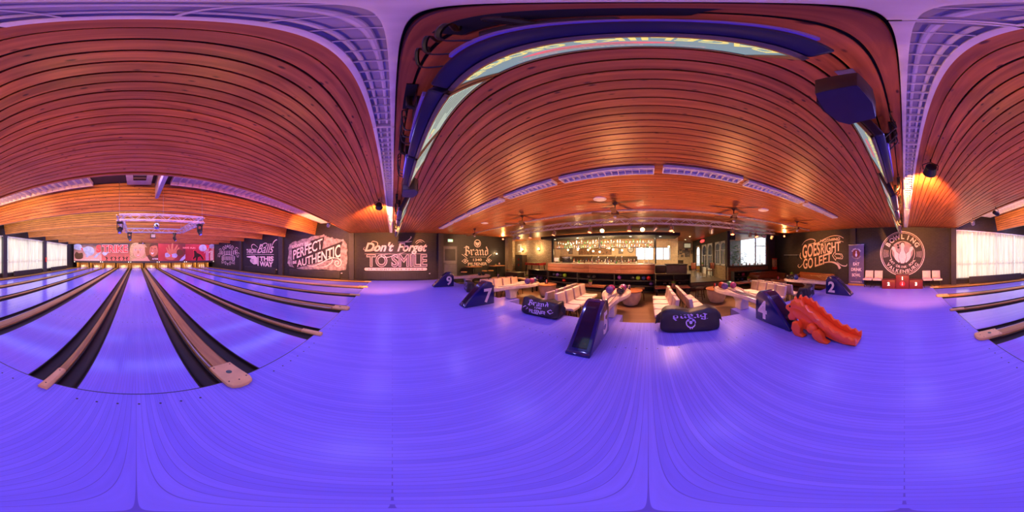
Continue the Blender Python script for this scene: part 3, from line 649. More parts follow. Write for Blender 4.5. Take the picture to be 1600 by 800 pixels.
for cx, cy, H, r in ((-.12, -.42, .86, .45), (.12, -.42, .86, -.45)):
    MB().poly(pin2d(cx, cy, H*1.06, r), .005).build('pin_outline', 'mural_dark', m, flat=True); MB().poly(pin2d(cx, cy, H, r), .006).build('painted_pin', 'mural_white', m, flat=True)
MB().poly(pin2d(0, -.52, 1.12), .007).build('pin_outline', 'mural_dark', m, flat=True); MB().poly(pin2d(0, -.48, 1.02), .008).build('painted_pin', 'mural_white', m, flat=True)
arc_text(m, 'BOWLING', .73, PI/2, .22, bold=.035, gap=1.1); arc_text(m, 'EAT·DRINK·BOWL', .72, -PI/2, .115, bottom=True, bold=.01, gap=1.0); arc_text(m, 'VALKENBURG', .97, -PI/2, .17, bottom=True, bold=.012, gap=1.12)
for s in (0, PI):
    for r in (.72, .79, .86, .93): MB().ring((0, 0), r, .014, .004, 12, s-.22, s+.14 if not s else s+.22).build('side_line', 'mural_white', m, flat=True)
# ------------------------------------------------------------------ picture panels over the pins
YM = 19.1
def A(u, v):
    X = YM*math.tan(rad((u/6.4-113)*.225)); return (X, 1.5+math.hypot(X, YM)*math.tan(rad((30-v/6.4)*.225)))
def print_grad(name, c0, c1, axis=0, lo=-2, hi=2):
    m, t, N, L, b = nt(name); b.inputs['Roughness'].default_value = .45
    tc = N.new('ShaderNodeTexCoord'); sp = N.new('ShaderNodeSeparateXYZ'); L.new(tc.outputs['Object'], sp.inputs[0])
    mr = N.new('ShaderNodeMapRange'); mr.inputs['From Min'].default_value = lo; mr.inputs['From Max'].default_value = hi; L.new(sp.outputs[axis], mr.inputs[0])
    nz = N.new('ShaderNodeTexNoise'); nz.inputs['Scale'].default_value = 1.2; L.new(tc.outputs['Object'], nz.inputs['Vector'])
    ad = N.new('ShaderNodeMath'); ad.operation = 'MULTIPLY_ADD'; L.new(nz.outputs['Fac'], ad.inputs[0]); ad.inputs[1].default_value = .5; L.new(mr.outputs[0], ad.inputs[2])
    r = N.new('ShaderNodeValToRGB'); r.color_ramp.elements[0].color = c0+(1,); r.color_ramp.elements[1].color = c1+(1,); r.color_ramp.elements[0].position = .25; r.color_ramp.elements[1].position = 1.2 if False else 1
    L.new(ad.outputs[0], r.inputs[0]); L.new(r.outputs[0], b.inputs['Base Color']); MATS[name] = m
print_grad('print_one', (.85, .42, .42), (.10, .06, .07), 1, .2, 2.6); print_grad('print_two', (.80, .16, .15), (.07, .05, .06), 1, .0, 2.4); print_grad('print_three', (.35, .10, .04), (.20, .10, .03), 1, 0, 2.3)
print_grad('print_four', (.55, .06, .07), (.10, .02, .03), 0, -2, 3); print_grad('print_five', (.30, .02, .04), (.60, .04, .10), 0, -2, 2.5)
mat('print_blue', (.42, .48, .85), .4, var=.3, scale=2); mat('print_skin', (.74, .38, .29), .4, var=.06); mat('print_skin_dark', (.52, .21, .12), .4, var=.1); mat('print_hair', (.55, .36, .20), .4, var=.45, scale=6); mat('print_brown', (.10, .04, .02), .5)
mat('print_black', (.015, .008, .01), .5); mat('print_white', (.85, .80, .85), .5); mat('print_red', (.85, .06, .08), .5); mat('print_pink', (.85, .30, .34), .5); mat('print_lilac', (.62, .35, .62), .5)
US = [95, 375, 660, 965, 1255, 1525]; bnd = [XR+.35, -4.125, -.775, 2.575, 5.925, XL-.02]
PAN = []
for i, lb in enumerate(['poster panel with a huge pale pin flying over pink, above the lanes by the windows', 'poster panel reading strike over a row of dancing black silhouettes', 'poster panel showing a smiling blonde woman and a laughing man', 'poster panel with an open hand reaching over red', 'poster panel with a black bowler silhouette and people lifting big blue balls']):
    x0, x1 = bnd[i], bnd[i+1]; xc = (x0+x1)/2
    p = thing('poster_panel', lb, 'poster', M=FF(xc, .92, YM-.02)); h = (x1-x0)/2; p['xc'] = xc
    MB().box(-h+.006, h-.006, 0, 2.06, -.04, 0).build('printed_sheet', ['print_one', 'print_two', 'print_three', 'print_four', 'print_five'][i], p, smooth=False)
    MB().box(-h+.002, h-.002, -.24, 0, -.06, .02).build('lower_rail', 'charcoal', p, .005)
    for s in (-1, 1): MB().cyl((s*(h-.12), -.13, .02), (s*(h-.12), -.13, .05), .05, n=14).build('rail_lamp', 'lamp_white', p)
    PAN.append(p)
def art(i, pts, m, name, z=.004, sm=0):
    xc = PAN[i]['xc']; q = [(A(u, v)[0]-xc, A(u, v)[1]-.92) for u, v in pts]
    hw = (bnd[i+1]-bnd[i])/2-.012; q = [(max(-hw, min(hw, x)), y) for x, y in q]
    if sm: q = smooth(q+[q[0]], sm)[:-1]
    q = [(max(-hw, min(hw, x)), y) for x, y in q]; return MB().poly(q, z).build(name, m, PAN[i], flat=True)
def ell(u, v, a, b, rot=0, n=22): return [(u+a*math.cos(t)*math.cos(rot)-b*math.sin(t)*math.sin(rot), v+a*math.cos(t)*math.sin(rot)+b*math.sin(t)*math.cos(rot)) for t in [2*PI*k/n for k in range(n)]]
art(0, [(98, 80), (130, 72), (170, 80), (188, 110), (240, 95), (290, 110), (305, 145), (290, 175), (255, 190), (215, 172), (190, 130), (160, 135), (110, 125), (98, 115)], 'print_blue', 'printed_pin', .004, 3)
art(0, [(168, 118), (182, 108), (192, 128), (184, 136)], 'print_red', 'pin_stripe', .006); art(0, [(215, 180), (250, 190), (240, 205), (222, 205)], 'print_blue', 'printed_pin_base', .003)
art(0, [(295, 205), (320, 180), (362, 145), (368, 152), (345, 185), (315, 210)], 'print_blue', 'printed_pin', .004, 3)
art(0, [(105, 180), (125, 150), (150, 165), (185, 160), (190, 210), (150, 225), (115, 215)], 'print_brown', 'printed_foliage', .003, 2)
art(1, [(380, 165), (395, 150), (425, 160), (430, 175), (410, 190), (395, 182)], 'print_blue', 'printed_pin', .005, 3); art(1, [(425, 158), (455, 140), (458, 152), (432, 168)], 'print_blue', 'printed_pin', .005, 2)
a0 = A(322, 152); a1 = A(372, 152); letters(PAN[0], 'S', a0[0]-PAN[0]['xc'], a0[1]-.92, a1[0]-PAN[0]['xc'], a1[1]-.92, .78, m='print_red', bold=.06, z=.007)
a0 = A(380, 152); a1 = A(640, 152); letters(PAN[1], 'TRIKE', a0[0]-PAN[1]['xc'], a0[1]-.92, a1[0]-PAN[1]['xc'], a1[1]-.92, .80, m='print_red', bold=.05, z=.007)
letters(PAN[1], 'TRIKE', a0[0]-PAN[1]['xc'], a0[1]-.92, a1[0]-PAN[1]['xc'], a1[1]-.92, .80, m='print_white', bold=.05, outline=.012, z=.009, name='letter_outline')
a0 = A(118, 235); a1 = A(352, 235); letters(PAN[0], 'WWW.BOWLINGVALKENBURG.NL', a0[0]-PAN[0]['xc'], a0[1]-.92, a1[0]-PAN[0]['xc'], a1[1]-.92, .13, m='print_white', bold=.02, z=.008)
for k, u in enumerate((428, 475, 515, 552, 598, 628)):
    s = 1 if k % 2 else -1; q = [(-6, 55), (-14, 52), (-4, 25), (-10, 8), (-22, 0), (-20, -6), (-6, -2), (-4, -10), (-6, -20), (0, -26), (7, -20), (5, -10), (14, -16), (22, -28), (26, -24), (16, -6), (7, 6), (6, 24), (20, 44), (26, 50), (18, 55), (4, 32), (0, 34)]
    art(1, [(u+s*x*.72, 212+y*.62) for x, y in q], 'print_black', 'dancer_silhouette', .008)
# woman and man
art(2, [(650, 250), (640, 190), (652, 130), (672, 80), (705, 62), (760, 60), (800, 68), (832, 108), (812, 104), (812, 150), (820, 200), (790, 215), (700, 220), (668, 252)], 'print_hair', 'hair', .004, 3)
art(2, [(662, 252), (700, 205), (745, 214), (800, 196), (850, 205), (878, 252)], 'print_skin', 'neck_and_shoulders', .003, 2)
art(2, [(688, 125), (700, 95), (740, 80), (785, 84), (806, 120), (803, 165), (780, 198), (742, 212), (710, 196), (692, 165)], 'print_skin', 'face', .006, 3)
for u in (716, 762): art(2, ell(u, 131, 11, 4), 'print_blue', 'eye', .008); art(2, ell(u, 131, 4, 4), 'print_black', 'pupil', .009); art(2, [(u-15, 119), (u, 112), (u+15, 117), (u, 116)], 'print_brown', 'eyebrow', .008)
art(2, [(718, 174), (740, 180), (765, 172), (755, 190), (740, 195), (726, 190)], 'print_red', 'lips', .008, 2); art(2, [(722, 177), (740, 183), (760, 176), (750, 188), (732, 188)], 'print_white', 'teeth', .009, 2); art(2, [(736, 140), (744, 140), (752, 160), (738, 165), (732, 160)], 'print_skin_dark', 'nose', .007, 2)
art(2, [(855, 110), (860, 80), (890, 64), (935, 68), (958, 92), (962, 130), (945, 150), (930, 90), (880, 92)], 'print_brown', 'hair', .005, 2)
art(2, [(862, 105), (880, 82), (925, 80), (945, 112), (935, 160), (912, 190), (885, 200), (862, 178), (852, 150)], 'print_skin_dark', 'face', .0045, 3)
art(2, [(830, 190), (862, 178), (900, 200), (950, 180), (962, 250), (868, 250)], 'print_brown', 'jacket', .0035, 2)
for u, v in ((876, 112), (912, 118)): art(2, ell(u, v, 8, 3, .3), 'print_black', 'eye', .007)
art(2, [(868, 156), (886, 160), (900, 156), (892, 172), (878, 176)], 'print_white', 'teeth', .007, 2); art(2, [(886, 125), (880, 145), (894, 147)], 'print_skin', 'nose', .0068)
a0 = A(882, 228); a1 = A(960, 228); letters(PAN[2], 'ACTION', a0[0]-PAN[2]['xc'], a0[1]-.92, min(a1[0]-PAN[2]['xc'], 1.65), a1[1]-.92, .17, m='print_white', bold=.04, z=.009)
# hand panel
art(3, [(1030, 225), (1005, 200), (1030, 150), (1020, 112), (1028, 106), (1048, 142), (1040, 88), (1052, 84), (1066, 134), (1076, 72), (1092, 72), (1092, 134), (1125, 84), (1138, 90), (1112, 150), (1142, 108), (1154, 114), (1128, 165), (1110, 215), (1080, 232)], 'print_skin_dark', 'open_hand', .004, 2)
art(3, [(1010, 185), (1012, 165), (1035, 160), (1060, 180), (1085, 172), (1115, 165), (1135, 185), (1120, 208), (1090, 206), (1062, 196), (1035, 205), (1015, 200)], 'print_blue', 'printed_pin', .007, 3)
art(3, [(1062, 180), (1078, 178), (1078, 200), (1062, 196)], 'print_red', 'pin_stripe', .008); art(3, [(1125, 175), (1130, 135), (1160, 125), (1190, 150), (1190, 180), (1150, 190)], 'print_brown', 'ball_shadow', .005, 2)
art(3, [(1150, 250), (1170, 215), (1200, 190), (1215, 172), (1250, 180), (1252, 205), (1215, 215), (1190, 235), (1165, 250)], 'print_blue', 'printed_pin', .006, 3); art(3, ell(1240, 192, 16, 13), 'print_pink', 'printed_ball', .008)
a0 = A(1188, 118); a1 = A(1250, 118); letters(PAN[3], 'HAVE', a0[0]-PAN[3]['xc'], a0[1]-.92, a1[0]-PAN[3]['xc'], a1[1]-.92, .2, m='print_pink', bold=.04, z=.008)
a0 = A(1262, 120); a1 = A(1312, 120); letters(PAN[4], 'FUN', a0[0]-PAN[4]['xc'], a0[1]-.92, a1[0]-PAN[4]['xc'], a1[1]-.92, .2, m='print_pink', bold=.04, z=.008)
bw = [(1285, 218), (1300, 195), (1300, 160), (1295, 145), (1305, 135), (1322, 145), (1330, 160), (1365, 175), (1385, 200), (1400, 230), (1385, 228), (1362, 195), (1340, 205), (1330, 248), (1315, 248), (1318, 205), (1300, 220), (1285, 226)]
bc = (1335, 190); art(4, [(bc[0]+(u-bc[0])*1.13, bc[1]+(v-bc[1])*1.10) for u, v in bw], 'print_red', 'silhouette_glow', .004); art(4, bw, 'print_black', 'bowler_silhouette', .006)
art(4, ell(1388, 112, 40, 34), 'print_blue', 'printed_ball', .005); art(4, ell(1480, 96, 34, 22), 'print_blue', 'printed_ball', .005); art(4, [(1425, 95), (1450, 88), (1450, 108), (1425, 112)], 'print_red', 'pin_stripe', .006)
for u, mm in ((1432, 'print_lilac'), (1478, 'print_white')):
    art(4, [(u-16, 250), (u-18, 190), (u-14, 150), (u-34, 170), (u-30, 150), (u-8, 135), (u+8, 135), (u+10, 105), (u+18, 105), (u+16, 150), (u+16, 250)], mm, 'cheering_figure', .006); art(4, ell(u, 130, 9, 12), 'print_skin', 'figure_head', .008)
# ------------------------------------------------------------------ ceiling fittings
def louvre(name, label, cx, cy, z, L_, W_, ns, depth=.05, group=None, mid=False, flange=.022):
    o = thing(name, label, 'ceiling light', (cx, cy, z), 0, group); h = L_/2; q = W_/2
    MB().box(-h, h, -q, q, depth, depth+.012).build('reflector', mat('reflector_blue_bounce', (.42, .40, .58), .5), o)  # blue floor bounce and inner shade are put into this white reflector's colour
    fm = MB()
    for s in (-1, 1): MB().box(-h, h, s*q-flange/2, s*q+flange/2, -.004, depth).build('side_rail', 'white_enamel', o, .003); MB().box(s*h-.008, s*h+.008, -q, q, -.002, depth).build('end_plate', 'white_enamel', o)
    sm = MB().box(-.003, .003, -q+flange/2, q-flange/2, .0, depth*.8).mesh('slat', 0, False)
    for k in range(1, ns): put('slat', sm, 'white_enamel', o, loc=(-h+L_*k/ns, 0, 0))
    for y in ((-q*.4, q*.4) if mid else (0,)): MB().cyl((-h+.03, y, depth-.012), (h-.03, y, depth-.012), .011, n=8).build('tube', mat('tube_white', (.75, .74, .85), .3), o)
    return o
xe = [-7.98, -6.42, -4.86, -3.30, -1.74, -.18, 1.4, 2.95, 4.5, 6.05, 7.6, 9.15, 9.85]
for i in range(12):
    a, b = xe[i], xe[i+1]
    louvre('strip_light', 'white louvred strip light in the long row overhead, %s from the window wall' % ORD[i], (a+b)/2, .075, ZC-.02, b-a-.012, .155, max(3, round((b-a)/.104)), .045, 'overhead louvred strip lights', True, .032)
for i, (a, b) in enumerate(((-5.35, -4.7), (-4.6, -3.5), (-3.3, -1.65), (-1.5, -.22), (-.08, 1.42), (1.58, 2.85), (3.05, 4.7), (4.85, 6.2), (6.4, 7.9))):
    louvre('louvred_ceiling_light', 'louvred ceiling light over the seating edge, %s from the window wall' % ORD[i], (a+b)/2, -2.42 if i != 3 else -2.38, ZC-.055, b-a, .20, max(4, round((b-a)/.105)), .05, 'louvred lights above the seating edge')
for i in range(8):
    a = XR+.15+i*2.22
    if i == 3: continue
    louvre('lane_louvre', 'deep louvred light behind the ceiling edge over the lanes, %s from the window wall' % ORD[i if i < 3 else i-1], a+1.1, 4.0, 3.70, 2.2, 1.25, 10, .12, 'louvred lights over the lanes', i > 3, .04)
v = thing('air_vent', 'pale square air vent box between the louvred lights over the lanes', 'vent', (.12, 4.0, 3.66))
MB().box(-.38, .30, -.62, .62, 0, .18).build('vent_box', mat('vent_grey', (.55, .50, .52), .5), v, .01); MB().box(-.2, .14, -.6, .3, -.01, .0).build('grille_opening', 'black_metal', v)
for k in range(5): MB().box(-.19, .13, -.55+.17*k, -.53+.17*k, -.018, -.01).build('grille_slat', 'grey_metal', v)
MB().box(.56, .66, 2.70, 4.86, 3.30, 3.86).build('ceiling_beam', mat('beam_lilac', (.55, .48, .60), .5)); tag(bpy.data.objects['ceiling_beam'], 'pale boxed beam crossing the louvred lights over the lanes', 'beam')
for i, x in enumerate((-3.2, 1.15, 5.9)):
    s = thing('ceiling_speaker', ['round white speaker in the wooden ceiling near the bay window', 'round white speaker in the wooden ceiling before the bar', 'round white speaker in the wooden ceiling near the brewery logo'][i], 'ceiling speaker', (x, -3.75, ZC-.02), 0, 'round ceiling speakers')
    MB().lathe([(.16, 0), (.16, .02)], 24).build('rim', 'white_enamel', s); MB().lathe([(.13, -.012), (.14, 0)], 24).build('grille', mat('grille_white', (.7, .68, .68), .7), s)
# perforated rail across the ceiling
r = thing('ceiling_rail', 'long perforated silver rail running across the wooden ceiling before the bar', 'rail', (.85, -4.85, ZC-.06))
MB().box(-8.2, 8.2, -.035, .035, 0, .055).build('rail_body', 'alu', r, .004)
pm_ = MB().box(-.03, .03, -.008, .008, -.002, .001).mesh('slot', 0, False)
for k in range(80): put('slot', pm_, 'charcoal', r, loc=(-8.0+k*.2025, 0, 0))
# monitors
print_grad('screen_blue', (.05, .10, .16), (.16, .42, .50), 1, -.3, .3)
def screen_mat(name, c, es):
    return mat(name, tuple(v*.12 for v in c), .3, emit=c, es=es, var=.05)
screen_mat('screen_cyan', (.30, .52, .62), .55); screen_mat('screen_pale', (.55, .72, .62), .7); mat('screen_yellow', (.8, .85, .3), .4, emit=(.8, .9, .25), es=.6); mat('screen_ink', (.2, .3, .3), .5, emit=(.1, .2, .2), es=.2); mat('screen_rose', (.8, .2, .3), .5, emit=(.8, .2, .3), es=.4)
mat('tv_case', (.012, .011, .05), .35); mat('tv_bezel', (.20, .15, .09), .3)
def tv(label, x0, x1, kind):
    W_ = x1-x0; H_ = .50; tilt = rad(24)
    o = thing('monitor', label, 'monitor', ((x0+x1)/2, -.20, 2.43), 0, 'monitors hanging in a row')
    # local frame of the panel: x runs towards -X seen from the seats, y up the panel, z out of the screen
    R = frame((0, 0, 0), (1, 0, 0), (0, -math.sin(tilt), math.cos(tilt)))
    b = MB().box(-W_/2+.005, W_/2-.005, 0, H_, -.085, -.01); b.v = [tuple(R @ Vector(p)) for p in b.v]; b.build('case', 'tv_case', o, .018, seg=3)
    b = MB()
    for q in ((-W_/2+.005, W_/2-.005, 0, .03), (-W_/2+.005, W_/2-.005, H_-.03, H_), (-W_/2+.005, -W_/2+.035, 0, H_), (W_/2-.035, W_/2-.005, 0, H_)): b.box(*q, -.01, .012)
    b.v = [tuple(R @ Vector(p)) for p in b.v]; b.build('bezel', 'tv_bezel', o, .003)
    b = MB().box(-W_/2+.035, W_/2-.035, .03, H_-.03, -.01, .002); b.v = [tuple(R @ Vector(p)) for p in b.v]; sc = b.build('screen', 'screen_cyan' if kind == 0 else 'screen_pale', o)
    hold = bpy.data.objects.new('screen_print', None)
    def wr(s, x0_, y0_, x1_, h, m):
        ob = letters(sc, s, x0_, y0_, x1_, y0_, h, m=m, bold=.02, z=.004, name='screen_lettering')
        for vv in ob.data.vertices: vv.co = R @ vv.co
    if kind == 0:
        wr('DAGELIJKS GEOPEND', -W_*.43, .07, W_*.43, .10, 'screen_yellow'); wr('EAT · DRINK · BOWL', -W_*.3, .36, W_*.3, .04, 'num_white')
        dsc = MB().disc((0, .27), .18, .06, .004); dsc.v = [tuple(R @ Vector(p)) for p in dsc.v]; dsc.build('screen_emblem', 'screen_rose', sc, flat=True)
        dsc = MB().disc((0, .27), .11, .04, .006); dsc.v = [tuple(R @ Vector(p)) for p in dsc.v]; dsc.build('screen_emblem_centre', 'num_white', sc, flat=True)
    else:
        for k in range(9):
            l = W_*(.2+.18*random.random()); bb = MB().box(-W_*.40, -W_*.40+l*1.6, .06+k*.042, .075+k*.042, .003, .004); bb.v = [tuple(R @ Vector(p)) for p in bb.v]; bb.build('screen_line', 'screen_ink', sc)
        for k, mm in ((.2, 'screen_yellow'), (.3, 'screen_rose')):
            dsc = MB().disc((W_*k, .2), .03, None, .004); dsc.v = [tuple(R @ Vector(p)) for p in dsc.v]; dsc.build('screen_emblem', mm, sc, flat=True)
    MB().box(-.10, .10, .02, .07, .20, .38).build('mount_plate', 'black_metal', o, .004)
    MB().tube([(0, .04, .3), (0, .1, .34), (0, .1, .505)], .022, 8).build('mount_arm', 'black_metal', o)
    MB().box(-.16, .16, .07, .13, .495, .508).build('ceiling_plate', 'black_metal', o)
    cb = MB()
    for k in range(3):
        x = W_*(.1+.12*k); cb.tube(smooth([(x, .05, .10), (x+.05, .12, .16), (x-.04, .14, .30), (x+.03, .1, .42), (x, .11, .50)], 6), .006, 6)
    stuff(cb.build('cables', 'black_plastic', o))
    MB().box(-W_*.4, W_*.25, .052, .078, .05, .12).build('input_panel', mat('panel_violet', (.30, .24, .75), .5), o)
    return o
for i, (a, b, k) in enumerate(((-7.0, -6.1, 1), (-6.05, -5.15, 0), (-4.3, -3.4, 1), (-3.35, -2.45, 0), (-1.95, -1.02, 0), (-.30, .55, 0), (.57, 1.36, 1), (1.38, 2.06, 1), (3.3, 4.2, 0), (4.25, 5.15, 1), (6.3, 7.2, 0), (7.25, 8.15, 1))):
    tv('%s hanging monitor from the window wall, %s' % (ORD[i], 'blue screen with yellow lettering' if k == 0 else 'pale screen full of small lines'), a, b, k)
# blue-black speaker end above the third mural
for sx_, lb in ((0, 'dark angular loudspeaker hung under the ceiling beside the overhead monitors'), (2.93, 'dark angular loudspeaker hung at the mural-side end of the three overhead monitors')):
    s = thing('hanging_speaker', lb, 'loudspeaker', (-.66+sx_, -.24, 2.42), 0, 'hanging loudspeakers')
    pts = [(.155, .09), (.155, -.07), (.08, -.095), (-.01, -.11), (-.12, -.095), (-.17, -.05), (-.14, .10), (0, .11)]
    MB().prism(pts, 0, .19, 2).build('cabinet', mat('speaker_brown', (.045, .028, .026), .5), s, .006); MB().prism([(x*.985, y*.985) for x, y in pts], -.006, .0, 2).build('base_panel', 'tv_case', s)
    MB().prism([(.078, -.10), (-.01, -.115), (-.118, -.10), (-.118, -.106), (-.01, -.123), (.078, -.108)], .015, .175, 2).build('grille', 'black_metal', s); MB().tube([(0, 0, .19), (0, 0, .525)], .012, 8).build('hanger', 'grey_metal', s)
    MB().box(-.05, .05, -.04, .04, .51, .522).build('ceiling_plate', 'grey_metal', s)
# cans
def par(label, loc, aim, lens='lens_red', r=.085, L_=.20, energy=0, color=AMBER, cone=60, body='grey_metal', group='stage lamps on the trusses', drop=.14, blend=.5):
    o = thing('stage_lamp', label, 'stage lamp', loc, 0, group)
    d = (Vector(aim)-Vector(loc)).normalized(); q = d.to_track_quat('Z', 'Y').to_matrix().to_4x4()
    MB().lathe([(r*.45, -L_*.55), (r*.8, -L_*.45), (r*.9, -L_*.1), (r, L_*.35), (r*1.04, L_*.45), (r*.96, L_*.45), (r*.9, L_*.36)], 16, M=q).build('can', body, o)
    MB().lathe([(r*.86, L_*.34), (r*.9, L_*.38)], 16, M=q).build('lens', lens, o)
    x = q.to_3x3() @ Vector((1, 0, 0)); x = Vector((x.x, x.y, 0)).normalized() if abs(x.z) < .95 else Vector((1, 0, 0))
    MB().tube([x*r*1.05, x*r*1.15+Vector((0, 0, drop*.6)), Vector((0, 0, drop)), -x*r*1.15+Vector((0, 0, drop*.6)), -x*r*1.05], .008, 6).build('yoke', body, o)
    MB().tube([(0, 0, drop), (0, 0, drop+.05)], .012, 6).build('clamp', 'black_metal', o)
    if energy: lamp('SPOT', Vector(loc)+d*(L_*.6), energy, color, aim, .06, cone, blend)
    return o
def truss(name, label, pts, closed=False, s=.2, step=.24, drops=(), zc=None, tri=False):
    o = thing(name, label, 'truss', (0, 0, 0)); P = [Vector(p) for p in pts]; segs = list(zip(P, P[1:]))+([(P[-1], P[0])] if closed else [])
    o.location = P[0]; O = P[0]
    for a, b in segs:
        d = (b-a).normalized(); nrm = Vector((-d.y, d.x, 0)); offs = [nrm*s/2+Vector((0, 0, s/2)), -nrm*s/2+Vector((0, 0, s/2)), nrm*s/2-Vector((0, 0, s/2)), -nrm*s/2-Vector((0, 0, s/2))]
        for f in offs: MB().tube([a+f-O, b+f-O], .018, 7).build('chord', 'alu', o)
        n = max(2, int((b-a).length/step)); lat = MB()
        for i, j in ((0, 2), (1, 3), (0, 1), (2, 3)):
            for k in range(n):
                p = a+(b-a)*k/n; q = a+(b-a)*(k+1)/n; f, g = (offs[i], offs[j]) if k % 2 else (offs[j], offs[i])
                lat.tube([p+f-O, q+g-O], .007, 5)
        stuff(lat.build('lattice', 'alu', o))
    for p in drops: MB().tube([Vector(p)-O, Vector((p[0], p[1], zc))-O], .005, 5).build('suspension_wire', 'grey_metal', o)
    return o
truss('lane_truss', 'square silver lighting truss hanging over the middle lanes', [(-.5, 4.8, 2.66), (2.05, 4.8, 2.66), (2.05, 7.3, 2.66), (-.5, 7.3, 2.66)], True, .17, .22, [(-.5, 4.8, 2.74), (2.05, 4.8, 2.74), (-.5, 7.3, 2.74), (2.05, 7.3, 2.74), (.8, 4.8, 2.74)], 3.86)
truss('bar_truss', 'long silver lighting truss across the room in front of the bar', [(6.4, -5.75, 2.68), (3.2, -5.5, 2.68), (0, -5.4, 2.68), (-2.6, -5.5, 2.68), (-5.6, -5.8, 2.68)], False, .18, .24, [(5.5, -5.68, 2.76), (2, -5.45, 2.76), (-1.5, -5.45, 2.76), (-4.5, -5.7, 2.76)], ZC)
# moving heads under the lane truss
def head(label, loc, yaw):
    o = thing('moving_head', label, 'stage lamp', loc, yaw, 'moving heads under the lane truss')
    MB().box(-.09, .09, -.07, .07, .20, .27).build('base', 'black_plastic', o, .012); MB().box(-.10, -.075, -.03, .03, .0, .21).build('yoke_arm', 'black_plastic', o, .008); MB().box(.075, .10, -.03, .03, .0, .21).build('yoke_arm', 'black_plastic', o, .008)
    q = Matrix.Rotation(rad(150), 4, 'X'); MB().lathe([(.045, -.1), (.07, -.08), (.075, 0), (.06, .1), (.05, .11)], 14, M=q).build('head', 'black_plastic', o); MB().lathe([(.045, .11), (.04, .115)], 14, M=q).build('lens', 'lens_violet', o)
for i, (x, y) in enumerate(((-.5, 4.95), (2.05, 5.0), (-.3, 7.3), (1.75, 7.3))): head(['black moving head at the near window-side corner of the lane truss', 'black moving head at the near mural-side corner of the lane truss', 'black moving head at the far window-side corner of the lane truss', 'black moving head at the far mural-side corner of the lane truss'][i], (x, y, 2.30), rad(20*i))
o = thing('effect_lamp', 'square black effect lamp under the far bar of the lane truss', 'stage lamp', (.75, 7.3, 2.30)); MB().box(-.12, .12, -.08, .08, 0, .2).build('housing', 'black_plastic', o, .01); MB().box(-.09, .09, -.09, -.08, .03, .17).build('lens_panel', 'lens_off', o); MB().tube([(0, 0, .2), (0, 0, .28)], .015).build('clamp', 'black_metal', o)
o = thing('mirror_ball', 'small silver mirror half-ball inside the lane truss', 'mirror ball', (.75, 6.0, 2.72)); MB().sphere((0, 0, -.1), .12, 16, 10).build('ball', 'chrome', o, smooth=False); MB().tube([(0, 0, 0), (0, 0, 1.14)], .006).build('wire', 'black_metal', o)
o = thing('ceiling_projector', 'small dark projector under the last wooden baffle', 'projector', (.55, 16.4, 2.72)); MB().box(-.35, .35, -.15, .15, 0, .12).build('body', 'black_plastic', o, .01); MB().tube([(0, 0, .12), (0, 0, 1.14)], .02).build('pole', 'black_metal', o); MB().cyl((.1, -.16, .05), (.1, -.15, .05), .04).build('lens', 'lens_violet', o)
# single cans at the ceiling edge
par('black can lamp with blue lens near the ceiling strip on the mural side', (3.9, .32, 2.74), (9.9, .8, 1.45), 'lens_violet', .09, .16, 2400, AMBER, 84, body='black_metal', group='single can lamps')
par('black can lamp with blue lens near the ceiling strip on the window side', (-2.1, .34, 2.74), (-8, .3, 1.5), 'lens_violet', .09, .16, 2000, AMBER, 84, body='black_metal', group='single can lamps')
par('grey can lamp by the window-side ceiling edge, aimed at the curtains', (-5.5, 2.45, 2.74), (-8, 4.2, 1.5), 'lens_off', .07, .2, 260, AMBER, 80, 'grey_metal', 'single can lamps')
par('dark can lamp under the ceiling edge beside the first baffle, window side', (-3.9, 2.45, 2.74), (-6, 7, 2.4), 'lens_violet', .07, .2, 200, (1, .55, .22), 120, 'black_metal', 'single can lamps')
par('brass-toned can lamp under the ceiling edge, mural side', (5.96, 2.45, 2.74), (9.9, 5.6, 1.6), 'lens_amber', .07, .2, 1500, AMBER, 95, 'grey_metal', 'single can lamps')
mat('lens_dim', (.5, .2, .1), .4)
par('small red lamp on the wall near the brewery logo', (9.4, -7.6, 2.74), (7, -5, 3.2), 'lens_red', .06, .12, 130, AMBER, 120, 'black_metal', 'small wall lamps')
par('small red lamp on the dark wall beside the bay window', (-7.6, -6.9, 2.74), (-5, -4, 3.2), 'lens_red', .06, .12, 130, AMBER, 120, 'black_metal', 'small wall lamps')
